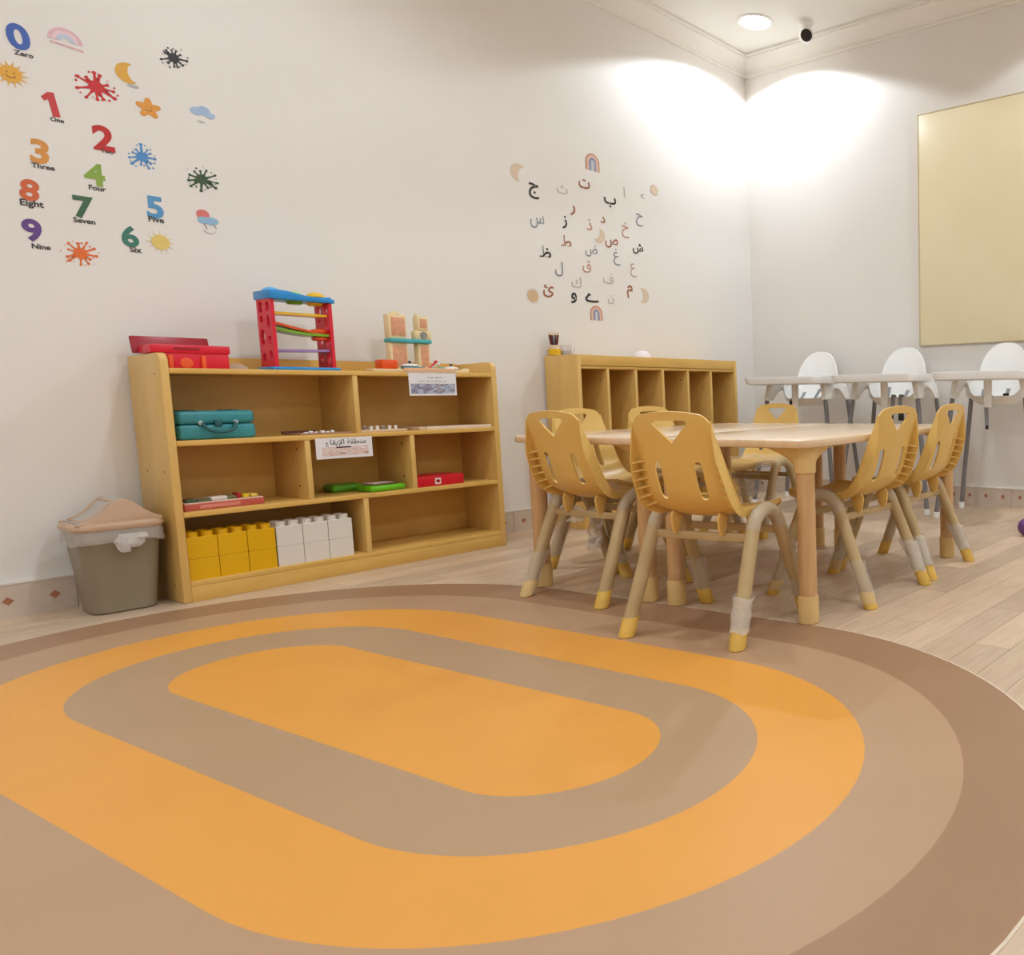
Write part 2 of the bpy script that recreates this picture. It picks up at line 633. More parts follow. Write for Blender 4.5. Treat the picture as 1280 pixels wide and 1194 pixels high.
# ------------------------------------------------------------------ tables
TH = .55
M_TOP = mat('beech block top', (236, 206, 170), .22, .06, 4, stretch=(1, 10, 1), col2=(228, 194, 156), coat=.3)
nt = M_TOP.node_tree
bk = nt.nodes.new('ShaderNodeTexBrick')
bk.inputs['Color1'].default_value = (1, 1, 1, 1)
bk.inputs['Color2'].default_value = (.80, .74, .68, 1)
bk.inputs['Mortar'].default_value = (.80, .72, .64, 1)
bk.inputs['Scale'].default_value = 1
bk.inputs['Mortar Size'].default_value = .0006
bk.inputs['Brick Width'].default_value = .34
bk.inputs['Row Height'].default_value = .055
tcn = [n for n in nt.nodes if n.type == 'TEX_COORD'][0]
nt.links.new(tcn.outputs['Object'], bk.inputs['Vector'])
mx = nt.nodes.new('ShaderNodeMix')
mx.data_type = 'RGBA'
mx.blend_type = 'MULTIPLY'
mx.inputs[0].default_value = .5
pb = nt.nodes['Principled BSDF']
src = pb.inputs['Base Color'].links[0].from_socket
nt.links.new(src, mx.inputs[6])
nt.links.new(bk.outputs['Color'], mx.inputs[7])
nt.links.new(mx.outputs[2], pb.inputs['Base Color'])


def make_bracket():
    rs = []
    n = 40
    for k in range(9):
        q = k / 8
        e = q ** 2.2
        ring = []
        for i in range(n):
            a = 2 * PI * i / n
            lobe = max(0, math.cos(a)) ** 6 + max(0, math.sin(a)) ** 6 + .55 * max(0, math.cos(a - PI / 4)) ** 2
            r = .031 + e * (.006 + .085 * lobe)
            ring.append((r * math.cos(a), r * math.sin(a), TH - .024 - .075 * (1 - q)))
        rs.append(ring)
    return rings(rs, True, False, 60)


BR_ME = make_bracket()
LEG_ME = lathe([(.0275, .075), (.0275, TH - .095)], 24)
CAP_ME = lathe([(.028, 0), (.031, .004), (.031, .080), (.0295, .084), (.027, .084)], 24)
top_poly = rrect(1.2, .622, .055, 8)


def table(label, c, rz):
    t = thing('activity_table', label, 'table', (c[0], c[1], 0), rz, 'two tables pushed together')
    obj('table_top', prism(top_poly, TH - .024, TH, 'z', .006), M_TOP, t)
    for sx, sy, ra in ((-1, -1, 0), (1, -1, 90), (1, 1, 180), (-1, 1, 270)):
        p = (sx * .53, sy * .255, 0)
        l = obj('leg', LEG_ME, M_WOODLEG, t, p)
        obj('foot_cap', CAP_ME, M_CREAM, l)
        obj('corner_bracket', BR_ME, M_CREAM, t, p, (0, 0, R(ra)))
    return t


TR = .065
table('pale wood low table with two yellow chairs drawn up to its long outer side', (-2.010, -2.030), TR)
table('pale wood low table next to the cubby unit with the film-wrapped chair at its end', (-2.053, -1.402), TR)


# ------------------------------------------------------------------ classroom chairs
def catmull(pts, n=10):
    out = []
    P_ = [pts[0]] + list(pts) + [pts[-1]]
    for i in range(1, len(P_) - 2):
        for k in range(n):
            t = k / n
            o = []
            for d in range(len(pts[0])):
                a, b, c_, e = P_[i - 1][d], P_[i][d], P_[i + 1][d], P_[i + 2][d]
                o.append(.5 * (2 * b + (c_ - a) * t + (2 * a - 5 * b + 4 * c_ - e) * t * t + (3 * b - a - 3 * c_ + e) * t ** 3))
            out.append(tuple(o))
    out.append(tuple(pts[-1]))
    return out


PROF = catmull([(.170, .338), (.160, .356), (.125, .364), (.03, .358), (-.05, .356), (-.095, .372), (-.125, .405), (-.148, .455), (-.172, .525), (-.196, .590), (-.207, .638)], 8)
SL = [0]
for i in range(1, len(PROF)):
    SL.append(SL[-1] + math.dist(PROF[i], PROF[i - 1]))
STOT = SL[-1]


def prof_at(s):
    s_ = min(max(s, 0), STOT)
    lo, hi = 0, len(SL) - 1
    while hi - lo > 1:
        m_ = (lo + hi) // 2
        if SL[m_] <= s_:
            lo = m_
        else:
            hi = m_
    q = (s - SL[lo]) / (SL[hi] - SL[lo])
    a, b = PROF[lo], PROF[hi]
    return a[0] + (b[0] - a[0]) * q, a[1] + (b[1] - a[1]) * q


def s_at_z(z):
    best = min(range(len(PROF) // 2, len(PROF)), key=lambda i: abs(PROF[i][1] - z))
    return SL[best] + (z - PROF[best][1]) * 1.05


def smooth(a, b, x):
    t = min(1, max(0, (x - a) / (b - a)))
    return t * t * (3 - 2 * t)


S_BACK = s_at_z(.40)


def half_w(s):
    u, z = prof_at(s)
    if s < S_BACK:
        return .138 + .012 * smooth(.24, S_BACK - .01, s)
    return .150 - .024 * smooth(S_BACK, STOT, s)


def shellP(s, t):
    u, z = prof_at(s)
    w = half_w(s)
    k = 1 - min(1.2, (t / w) ** 2)
    kb = smooth(.22, S_BACK + .03, s)
    kt = smooth(S_BACK + .02, STOT, s)
    u -= kb * (.022 - .014 * kt) * k
    z -= (1 - kb) * .020 * k + kb * (1 - kt) * .012 * k
    return (u, t, z)


def shell_sdf(s, t):
    w = half_w(s)
    zt = STOT - .016 * (t / .126) ** 2
    r = .034
    a, b = abs(t) - w + r, s - zt + r
    f = math.hypot(max(a, 0), max(b, 0)) + min(max(a, b), 0) - r
    r = .05
    a, b = abs(t) - w + r, -s + r
    f = max(f, math.hypot(max(a, 0), max(b, 0)) + min(max(a, b), 0) - r)
    # handle triangle
    s1, s2 = s_at_z(.614), s_at_z(.556)
    tt = abs(t)
    hgt = s1 - s2
    hw = .066
    n1 = Vector((hgt, hw)).normalized()
    d1 = (tt * n1.x - (s - s2) * n1.y)
    tri = max(d1 + .012, s - s1 + .012)
    d1p, d2p = max(d1 + .012, 0), max(s - s1 + .012, 0)
    tri = math.hypot(d1p, d2p) + min(tri, 0) - .012
    f = max(f, -tri)
    # two slots
    sa, sb = s_at_z(.415), s_at_z(.495)
    ds = max(sa - s, s - sb, 0)
    cap_ = math.hypot(tt - .066, ds) - .0125
    return max(f, -cap_)


SHELL = sheet(shell_sdf, -.004, STOT + .004, 84, -.178, .178, 50, shellP, .006)


def leg_path(v):
    pts = []
    for q in (.08, .25, .5, .75):
        pts.append((-.2 + .125 * q, .30 * q))
    p0, c1, c2, p1 = (-.075, .3), (-.048, .37), (.048, .37), (.075, .3)
    for k in range(13):
        t = k / 12
        a = [(1 - t) ** 3, 3 * t * (1 - t) ** 2, 3 * t * t * (1 - t), t ** 3]
        pts.append(tuple(a[0] * p0[d] + a[1] * c1[d] + a[2] * c2[d] + a[3] * p1[d] for d in (0, 1)))
    for q in (.25, .5, .75, .92):
        pts.append((.075 + .125 * q, .30 * (1 - q)))
    return [(u, v * (.182 - .017 * min(1, z / .33)), max(z, .0)) for u, z in pts]


SIDE = [tube(leg_path(v), .0203, 16) for v in (-1, 1)]


def leg_pt(z, fb, v):
    return (fb * (.2 - .125 * z / .30), v * (.182 - .017 * z / .33), z)


def cap_mesh(fb, v):
    rs = []
    for z, r in ((0, .0205), (.003, .0232), (.050, .0232), (.054, .0215), (.054, .019)):
        rs.append(circ(leg_pt(z, fb, v), r, 16))
    return rings(rs)


CAPS = [cap_mesh(fb, v) for fb in (-1, 1) for v in (-1, 1)]
xb = .2 - .125 * .285 / .3
XBAR = [box(s_ * xb - .005, s_ * xb + .005, -.152, .152, .269, .292, .002) for s_ in (-1, 1)]


def bracket_mesh(v):
    return prism([(-.106, .300), (-.098, .286), (-.080, .286), (-.062, .336), (-.104, .352), (-.112, .335)], v * .078 - .004, v * .078 + .004, 'y', .0015)


BRK = [bracket_mesh(v) for v in (-1, 1)]


def out_n(s):
    a, b = prof_at(s - .004), prof_at(s + .004)
    t = Vector((b[0] - a[0], b[1] - a[1])).normalized()
    return Vector((-t.y, 0, t.x))


def fl_depth(s):
    return .018 + .018 * smooth(.22, S_BACK + .02, s) - .026 * smooth(s_at_z(.50), s_at_z(.60), s)


def rib_mesh(z, v):
    s = s_at_z(z)
    w = half_w(s)
    n = out_n(s)
    a = Vector(shellP(s, v * (w - .034)))
    b = Vector(shellP(s, v * (w - .002)))
    c_ = b + n * fl_depth(s) * .92
    d = Vector((0, 0, .0018))
    bm = bmesh.new()
    tri = [a + n * .001, b, c_]
    A = [bm.verts.new(p + d) for p in tri]
    B = [bm.verts.new(p - d) for p in tri]
    bm.faces.new(A)
    bm.faces.new(B[::-1])
    for i in range(3):
        bm.faces.new((A[i], B[i], B[(i + 1) % 3], A[(i + 1) % 3]))
    return finish(bm)


def flange_mesh(v):
    L_ = []
    k = 44
    for i in range(k + 1):
        s = .045 + (STOT - .030 - .045) * i / k
        w = half_w(s)
        b = Vector(shellP(s, v * (w - .0005)))
        e = fl_depth(s) * min(1, .25 + i / 5, .25 + (k - i) / 4)
        n = out_n(s)
        y = Vector((0, v * .004, 0))
        L_.append([b - n * .003 - y, b - n * .003, b + n * e + y * .6, b + n * e - y * .4])
    return rings(L_)


RIBS = [(v, [rib_mesh(.385 + .024 * k, v) for k in range(6)], flange_mesh(v)) for v in (-1, 1)]


def wrap_mesh(fb, v, z0, z1, r0, seed, loose=.005):
    rnd = random.Random(seed)
    rs = []
    n, k = 18, 14
    for i in range(k + 1):
        q = i / k
        z = z0 + (z1 - z0) * q
        c_ = Vector(leg_pt(z, fb, v))
        ring = []
        for j in range(n):
            a = 2 * PI * j / n
            nz = noise.noise(Vector((math.cos(a) * 1.6 + seed, math.sin(a) * 1.6, z * 26 + seed * 3)))
            r = r0 + loose * (nz + .35) + (.006 * (q ** 4) if loose > .003 else 0)
            ring.append(c_ + Vector((r * math.cos(a), r * math.sin(a), loose * .8 * math.sin(3 * a + seed) * (1 if i in (0, k) else .3))))
        rs.append(ring)
    return rings(rs, False, False, 60)


def bag_mesh(w, h, seed, pts=None):
    """crumpled hanging scrap of film"""
    bm = bmesh.new()
    n, k = 12, 12
    g = []
    for i in range(k + 1):
        rr = []
        for j in range(n + 1):
            q, p = i / k, j / n
            wid = w * (1 - .45 * q + .15 * math.sin(q * 5 + seed))
            nz = noise.noise(Vector((p * 4 + seed, q * 4, seed)))
            n2 = noise.noise(Vector((p * 4 + seed, q * 4, seed + 9)))
            rr.append(bm.verts.new(((.012 + .02 * q) * nz * 1.8, (p - .5) * wid + .012 * n2, -q * h + .01 * nz)))
        g.append(rr)
    for i in range(k):
        for j in range(n):
            bm.faces.new((g[i][j], g[i][j + 1], g[i + 1][j + 1], g[i + 1][j]))
    return finish(bm, 25)


def chair(label, c, heading, wraps=(), extra=None, z=0):
    t = thing('classroom_chair', label, 'chair', (c[0], c[1], z), R(heading), 'mustard chairs around the tables')
    obj('seat_shell', SHELL, M_CHAIR, t)
    for me in SIDE:
        obj('side_frame', me, M_TUBE, t)
    for me in CAPS:
        obj('foot_cap', me, M_CAP, t)
    for me in XBAR:
        obj('crossbar', me, M_TUBE, t)
    for me in BRK:
        obj('seat_bracket', me, M_CHAIR, t)
    for v, rb, fl in RIBS:
        for me in rb:
            obj('rib', me, M_CHAIR, t)
        obj('side_flange', fl, M_CHAIR, t)
    for i, (fb, v, z0, z1, kind) in enumerate(wraps):
        sd = (len(label) * 7 + i * 13) % 50 + .37
        if kind == 'bubble':
            o = obj('bubble_wrap', wrap_mesh(fb, v, z0, z1, .0245, sd, .006), M_BUBBLE, t)
        else:
            o = obj('plastic_wrap', wrap_mesh(fb, v, z0, z1, (.0245 if z0 < .06 else .0225), sd, .0045), M_FILM, t)
    for e in (extra or []):
        if e[0] == 'bag':
            obj('plastic_wrap', bag_mesh(e[2], e[3], e[4]), M_BUBBLE, t, e[1])
        elif e[0] == 'apex':
            pts = [p for p in leg_path(e[1]) if p[2] > .24 and (e[2] == 0 or p[0] * e[2] > -.03)]
            obj('plastic_wrap', tube(pts, [.0214 + .0010 * math.sin(k * 2.1) for k in range(len(pts))], 14, False), M_FILM, t)
        elif e[0] == 'seat':
            bm = bmesh.new()
            rs = []
            for k in range(15):
                u = .175 - .27 * k / 14
                ring = []
                for j in range(24):
                    a = 2 * PI * j / 24
                    nz = noise.noise(Vector((u * 22, math.cos(a) * 2, math.sin(a) * 2)))
                    ring.append((u + .006 * nz, (.156 + .007 * nz) * math.cos(a), .350 + (.030 + .010 * nz) * math.sin(a)))
                rs.append(ring)
            bm_rings(bm, rs, True)
            obj('plastic_wrap', finish(bm, 30), M_FILM, t)
    return t


# v=+1 is the sitter's left, fb=-1 the rear legs
chair('mustard chair drawn out onto the dark mat border, bubble wrap low on one rear leg', (-2.660, -2.093), 9.4,
      [(-1, -1, .045, .135, 'bubble'), (1, 1, .056, .17, 'film'), (1, -1, .06, .12, 'film')],
      [('apex', -1, 0), ('apex', 1, -1)], .0014)
chair('mustard chair near the dark mat edge with a film bag hanging under its seat', (-2.518, -1.434), 2.6,
      [(-1, 1, .004, .15, 'film')],
      [('bag', (.0, .06, .285), .09, .15, 4.2), ('bag', (-.07, .06, .30), .16, .045, 7.7), ('apex', 1, -1), ('apex', -1, 0)], .0014)
chair('mustard chair on the bare floor side with film sleeves down to one floor cap', (-2.118, -2.200), 90,
      [(-1, 1, .018, .15, 'film'), (-1, -1, .05, .16, 'bubble'), (1, 1, .02, .2, 'film'), (1, -1, .02, .2, 'film')], [('apex', 1, 0), ('apex', -1, -1)])
chair('mustard chair at the far end of the bare floor side next to the high chairs', (-1.690, -2.178), 93.0,
      [(-1, 1, .055, .16, 'bubble'), (-1, -1, .052, .15, 'bubble'), (1, -1, .08, .2, 'film')], [('apex', -1, -1)])
chair('mustard chair at the table end facing away from the high chairs, seat in clear film', (-1.295, -1.085), 183.7,
      [(1, 1, .06, .2, 'film'), (1, -1, .06, .2, 'film'), (-1, 1, .06, .2, 'film')], [('seat',), ('bag', (.08, 0, .30), .16, .12, 2.3)])
chair('mustard chair in front of the cubby unit, beside the middle compartments', (-1.768, -1.070), -88,
      [(1, 1, .06, .15, 'film')])
chair('mustard chair in front of the end of the cubby unit that holds the pencil jar', (-2.192, -1.120), -84,
      [(-1, -1, .056, .2, 'film'), (1, -1, .06, .14, 'film')])


# ------------------------------------------------------------------ high chairs
def hc_h(th):
    """rim height of the bucket seat by direction (0 = front)"""
    y = abs(math.sin(th))
    if math.cos(th) < 0:
        k = y / .82
        if k < 1:
            return .795 + .165 * (1 - k ** 2.5) ** .5
        return .745 + .05 * ((1 - y) / .18) ** 1.5
    return .745 - .085 * smooth(.15, .8, math.cos(th))


def make_seat():
    n, k = 160, 14
    rs_out, rs_in = [], []
    ths = [2 * PI * i / n for i in range(n)]

    def pt(th, q, ins):
        h = hc_h(th)
        z = .612 + (h - .612) * q
        qq = min(1, (z - .612) / .13)
        e = (1 - (1 - min(1, qq * 1.6)) ** 2.5)
        fl = .62 + .38 * e
        top_n = max(0, z - .80) / .16
        rx, ry = .125 * fl + .012 * qq, .162 * fl + .012 * qq - .012 * min(1, top_n * 1.2)
        if math.cos(th) < 0:
            xx = -.02 - rx * abs(math.cos(th)) ** .55 - .05 * max(0, (z - .66) / .3)
        else:
            xx = -.02 + rx * math.cos(th)
        return (xx - ins * math.cos(th), (ry - ins) * math.sin(th), z + (ins if q == 0 else 0))
    for q in range(k + 1):
        rs_out.append([pt(t, q / k, 0) for t in ths])
    for q in range(k, -1, -1):
        rs_in.append([pt(t, q / k, .006) for t in ths])
    return rings(rs_out + rs_in, True, False, 50)


SEAT = make_seat()
SOCK = {}
for fb in (-1, 1):
    for v in (-1, 1):
        top = Vector((fb * .150 - .0, v * .185, .745))
        mid = Vector((fb * .165, v * .200, .655))
        foot = Vector((.235 if fb > 0 else -.195, v * .272, 0))
        SOCK[(fb, v)] = (top, mid, foot)


def hc_leg(fb, v):
    top, mid, foot = SOCK[(fb, v)]
    d = (foot - mid)
    a = mid + (mid - top).normalized() * -.01
    return tube([a, foot + Vector((0, 0, .03))], .0135, 14)


HLEG = {k: hc_leg(*k) for k in SOCK}
HFOOT = {}
for k_, (top, mid, foot) in SOCK.items():
    HFOOT[k_] = rings([circ(foot + (0, 0, 0) if False else (foot.x, foot.y, z), r, 14) for z, r in ((0, .015), (.004, .018), (.034, .017), (.036, .014))])


def hc_side(v):
    """side arch that joins the two leg sockets"""
    def prof_f(s, t):   # s = along x, t = z
        e = (t - .655) / .10
        outer = abs(s) - (.188 - .026 * e)
        outer = max(outer, t - .775, .652 - t)
        arch = math.hypot(s / .118, max(0, t - .60) / .118) - 1
        return max(outer, -arch * .1)
    return sheet(prof_f, -.21, .21, 56, .64, .79, 24, lambda s, t: (s, v * (.200 - .03 * (t - .655) / .12), t), .026)


HSIDE = {v: hc_side(v) for v in (-1, 1)}


def make_tray():
    rs = []
    for (w, d, r, z) in ((.48, .28, .05, .744), (.505, .325, .06, .748), (.525, .345, .065, .782), (.521, .341, .065, .788), (.509, .329, .06, .788), (.503, .323, .06, .772), (.10, .05, .02, .770)):
        rs.append([(x + .20, y, z) for x, y in rrect(d, w, r, 8)])
    return rings(rs, True, False, 50)


TRAY = make_tray()
POST = prism([(-.020, .60), (.020, .60), (.022, .75), (-.022, .75)], .165, .180, 'x', .003)


def strap_tube(pts, w=.011):
    rs = []
    pts = catmull(pts, 6)
    for p in pts:
        rs.append([(p[0] - .0012, p[1] - w, p[2]), (p[0] + .0012, p[1] - w, p[2]), (p[0] + .0012, p[1] + w, p[2]), (p[0] - .0012, p[1] + w, p[2])])
    return rings(rs)


def high_chair(label, c, heading, straps):
    t = thing('high_chair', label, 'high chair', (c[0], c[1], 0), R(heading), 'white high chairs along the wall')
    obj('seat_shell', SEAT, M_WHITE, t)
    tr = obj('tray', TRAY, M_WHITE, t)
    obj('tray_post', POST, M_WHITE, tr)
    for v in (-1, 1):
        obj('side_arch', HSIDE[v], M_WHITE, t)
    for k_ in SOCK:
        l = obj('leg', HLEG[k_], M_GREY, t)
        obj('leg_foot', HFOOT[k_], M_WHITE, l)
        top, mid, foot = SOCK[k_]
        obj('socket', tube([top.lerp(mid, .1), mid + (foot - mid) * .01], [.0205, .0175], 14), M_WHITE, t)
    for kind, pts in straps:
        o = obj('harness_strap', strap_tube(pts), M_STRAP, t)
        e = pts[-1]
        if kind == 'buckle':
            obj('buckle', box(e[0] - .008, e[0] + .008, e[1] - .016, e[1] + .016, e[2] - .035, e[2] + .008, .004), M_BLACK, o)
        elif kind == 'clip':
            obj('clip', box(e[0] - .004, e[0] + .004, e[1] - .009, e[1] + .009, e[2] - .018, e[2] + .002, .003), M_BLACK, o)
    return t


high_chair('white high chair next to the end of the cubby unit, directly behind the table', (-.302, -.692), 190,
           [('buckle', [(-.06, -.05, .70), (.03, -.04, .645), (.06, -.045, .64), (.112, -.045, .665), (.12, -.05, .64)]), ('plain', [(-.06, .06, .72), (.0, .05, .66), (.05, .06, .645)])])
high_chair('white high chair in the middle of the row with a buckle dangling in front', (-.302, -1.332), 189,
           [('buckle', [(-.06, .06, .70), (.04, .07, .655), (.10, .075, .675), (.125, .078, .64), (.135, .085, .60), (.137, .088, .56)]), ('clip', [(.04, .02, .645), (.11, .03, .675), (.13, .035, .62), (.132, .03, .55)]), ('plain', [(-.06, -.06, .72), (.0, -.05, .66), (.07, -.06, .645)])])
high_chair('white high chair below the cream board, beside the purple ball, strap hanging under its seat', (-.302, -1.979), 187,
           [('buckle', [(-.06, .05, .70), (.02, .06, .66), (.05, .065, .665)]), ('clip', [(.05, .0, .645), (.112, -.02, .67), (.128, -.022, .62), (.130, -.02, .545), (.130, -.018, .50)]), ('plain', [(-.06, -.09, .70), (.0, -.08, .66), (.07, -.05, .645)])])

# purple ball at the foot of the last high chair
bm_ = lathe([(.042 * math.sin(PI * k / 18), .042 - .042 * math.cos(PI * k / 18)) for k in range(19)], 28, ang=80)
tag(obj('toy_ball', bm_, mat('purple rubber', (112, 62, 128), .5, .1, 20, bump=.3, bscale=200), None, (-.86, -2.367, 0)), 'small purple ball on the floor beside a high chair leg', 'ball')

# ------------------------------------------------------------------ waste bin
M_BIN = mat('taupe plastic', (142, 130, 108), .4, .02, 5)
M_LID = mat('pinkish beige lid', (202, 168, 140), .4, .02, 5)
M_LIDIN = mat('grey swing flap', (186, 178, 168), .35, .03)
bn = thing('waste_bin', 'taupe plastic waste bin with swing lid and white liner beside the shelf', 'bin', (-3.478, -.165, 0), R(-2))
bn.scale = (.89, 1, 1)
rs = []
for z, w, d, r in ((0, .17, .15, .04), (.006, .185, .165, .045), (.05, .192, .172, .045), (.15, .212, .186, .045), (.272, .236, .204, .045), (.276, .24, .208, .045), (.276, .228, .196, .042), (.05, .182, .162, .04)):
    rs.append([(x, y, z) for x, y in rrect(w, d, r, 7)])
obj('body', rings(rs), M_BIN, bn)
# liner folded over the rim
rs = []
nn = len(rrect(1, 1, .1, 7))
for z, e in ((.236, .008), (.240, .0095), (.255, .008), (.268, .007), (.281, .006), (.283, .000), (.281, -.006)):
    ring = []
    for i, (x, y) in enumerate(rrect(.236 + 2 * e, .204 + 2 * e, .046, 7)):
        nz = noise.noise(Vector((x * 30, y * 30, z * 20)))
        ring.append((x * (1 + .010 * nz), y * (1 + .010 * nz), z + (.014 * noise.noise(Vector((x * 14, y * 14, 3))) - .006 if z < .25 else 0)))
    rs.append(ring)
M_LINER = mat('white liner film', (232, 224, 218), .25, .06, 30, bump=.8, bscale=50, alpha=.42)
obj('liner', rings(rs, False), M_LINER, bn)
kn = bmesh.new()
for sd, cx_, dz, w_ in ((1.3, .004, -.034, .034), (4.4, .018, -.026, .036), (6.1, .036, -.010, .024)):
    n, k = 16, 9
    rr = []
    for i in range(k + 1):
        q = i / k
        ring = []
        for j in range(n):
            a = 2 * PI * j / n
            nz = noise.noise(Vector((math.cos(a) * 2 + sd, math.sin(a) * 2, q * 3 + sd)))
            r_ = (.006 + w_ * .5 * math.sin(PI * min(1, q * .75 + .1))) * (1 + .5 * nz)
            ring.append((cx_ + (sd - 3) * .004 + r_ * math.cos(a), -.118 - .014 * q + r_ * .45 * math.sin(a), .262 + dz * q * 1.7))
        rr.append(ring)
    bm_rings(kn, rr)
obj('liner_knot', finish(kn, 30), M_LINER, bn)
# lid: rim, domed housing, grey flap
rs = []
for z, w, d in ((.276, .250, .218), (.284, .258, .226), (.292, .256, .224), (.300, .240, .208)):
    rs.append([(x, y, z) for x, y in rrect(w, d, .045, 7)])
lid = obj('lid', rings(rs), M_LID, bn)
arc = []
for k in range(25):
    x = -.118 + .236 * k / 24
    arc.append((x, .298 + .072 * math.exp(-((x - .012) / .066) ** 2) * 1.0 + .004))
poly = [(-.118, .296)] + arc + [(.118, .296)]
obj('housing_side', prism(poly, -.098, -.086, 'y', .002), M_LID, lid)
obj('housing_side', prism(poly, .086, .098, 'y', .002), M_LID, lid)
fl = [(x, z - .006) for x, z in arc]
top_ = arc[1:-1]
strip = top_ + [(x, z - .006) for x, z in top_[::-1]]
obj('swing_flap', prism(strip, -.086, .086, 'y'), M_LIDIN, lid)
edge = []
obj('flap_rim', tube([(x, -.070, z + .001) for x, z in arc[2:12]] + [(x, .070, z + .001) for x, z in arc[2:12][::-1]], .004, 8, False, True), M_LID, lid)

# ------------------------------------------------------------------ things on the toy shelf
YF = syf


# jumbo bricks
def brick_mesh(w, d, h):
    bm = bmesh.new()
    sq = lambda k, z: [(sx * (w / 2 - k), sy * (d / 2 - k), z) for sx, sy in ((-1, -1), (1, -1), (1, 1), (-1, 1))]
    bm_rings(bm, [sq(.003, h - .004), sq(.003, 0), sq(0, 0), sq(0, h - .002), sq(.002, h)])
    for sx in (-1, 1):
        for sy in (-1, 1):
            c_ = (sx * w / 4, sy * d / 4)
            bm_rings(bm, [circ((c_[0], c_[1], z), r, 16) for z, r in ((h, .0165), (h + .016, .0165), (h + .018, .015))])
    return finish(bm)


BRM = brick_mesh(.0845, .0845, .074)
M_YB = mat('yellow brick plastic', (232, 178, 8), .3, .03)
M_WB = mat('white brick plastic', (232, 224, 214), .35, .02)
where = ['next to the side panel', 'between two yellow bricks', 'touching a white brick']
where2 = ['touching a yellow brick', 'between two white bricks', 'next to the divider']
for i in range(6):
    yel = i < 3
    x = -3.281 + .0865 * i + (.003 if not yel else 0)
    for lv in range(2):
        o = obj('jumbo_brick', BRM, M_YB if yel else M_WB, None, (x, YF + .062, ZB + lv * .0745))
        tag(o, ('yellow' if yel else 'white') + ' jumbo building brick, ' + ('lower' if lv == 0 else 'upper') + ' layer, ' + (where[i] if yel else where2[i - 3]), 'toy brick', 'jumbo bricks in the bottom bay')

# teal suitcase
M_TEAL = mat('teal vinyl', (56, 144, 154), .35, .06, 14, bump=.2, bscale=150)
M_TEAL2 = mat('dark teal', (34, 92, 100), .4, .08)
sc = thing('toy_suitcase', 'teal carry case with dark curved handle on the upper shelf', 'case', (-3.198, YF + .125, Z3), R(1))
obj('lower_shell', box(-.112, .112, -.085, .085, 0, .052, .010, 3), M_TEAL, sc)
lid_ = obj('upper_shell', box(-.112, .112, -.085, .085, .053, .100, .014, 3), M_TEAL, sc)
hp = [(-.046, -.088, .058), (-.044, -.100, .046), (-.034, -.106, .034), (-.012, -.108, .026), (.012, -.108, .026), (.034, -.106, .034), (.044, -.100, .046), (.046, -.088, .058)]
hd = obj('handle', tube(catmull(hp, 4), .0055, 10), M_TEAL2, sc)
for s_ in (-1, 1):
    obj('handle_mount', lathe([(.008, 0), (.008, .006), (.005, .008)], 14), mat('silver stud', (176, 186, 184), .3), sc, (s_ * .050, -.084, .058), (R(90), 0, 0))
    obj('corner_strap', box(s_ * .062 - .010, s_ * .062 + .010, -.060, .060, .099, .103, .001), M_TEAL2, sc)
obj('latch', box(-.011, .011, -.091, -.083, .044, .068, .002), M_TEAL2, sc)

# red toolbox standing half open on top
M_RED = mat('red plastic', (222, 20, 50), .35, .04)
M_RED2 = mat('dark red plastic', (160, 12, 34), .35, .05)
M_ORG = mat('orange plastic', (240, 92, 40), .35, .04)
tb = thing('toy_toolbox', 'red toy toolbox with orange latches and open lid on top of the shelf', 'toolbox', (-3.238, -.165, Z4), R(-1))
obj('box_body', box(-.086, .106, -.055, .055, 0, .056, .004), M_RED, tb)
obj('box_rim', box(-.110, .110, -.060, .060, .0535, .082, .005), M_RED, tb)
bm = bmesh.new()
bm_box(bm, -.108, .108, -.006, .006, 0, .062, .004)
me = finish(bm)
obj('open_lid', me, M_RED2, tb, (-.016, .064, .056), (R(-18), 0, 0))
for x in (-.060, .030):
    obj('latch', box(x - .006, x + .006, -.066, -.054, .002, .046, .002), M_ORG, tb)
obj('emblem', lathe([(.018, 0), (.018, .003), (.014, .004)], 18), M_ORG, tb, (-.016, -.0545, .020), (R(90), 0, 0))
obj('handle_groove', box(-.05, .022, -.0612, -.058, .064, .074, .001), M_RED2, tb)

# crumpled film beside it
bm = bmesh.new()
rr = []
for i in range(7):
    q = i / 6
    rr.append([((.042 * (1 - q) ** .6 + .002) * math.cos(a) * (1 + .3 * noise.noise(Vector((math.cos(a), math.sin(a), q * 3)))), (.03 * (1 - q) ** .6 + .002) * math.sin(a), .026 * q * (1 + .4 * noise.noise(Vector((math.cos(a) * 3, q, 5))))) for a in [2 * PI * j / 14 for j in range(14)]])
bm_rings(bm, rr)
tag(obj('film_scrap', finish(bm, 20), M_LINER, None, (-3.080, -.13, Z4)), 'crumpled scrap of clear film beside the red toolbox', 'wrapper')

# pounding ball tower
M_BLUE = mat('blue plastic', (36, 142, 214), .3, .05)
M_YEL = mat('yellow plastic', (242, 190, 24), .3, .04)
M_GRN = mat('green plastic', (122, 176, 30), .3, .05)
M_LGRN = mat('light green ball', (170, 226, 110), .3, .03)
M_LBLUE = mat('light blue ball', (92, 178, 232), .3, .03)
M_PUR = mat('lilac plastic', (160, 130, 190), .35, .04)
M_RORG = mat('orange red plastic', (236, 84, 16), .3, .04)
tw = thing('ball_tower', 'red and blue ball run tower with coloured slides on top of the shelf', 'toy', (-2.902, -.195, Z4), R(3))
obj('base', boxes([(-.116, .120, -.058, .058, 0, .013)], .005), M_BLUE, tw)


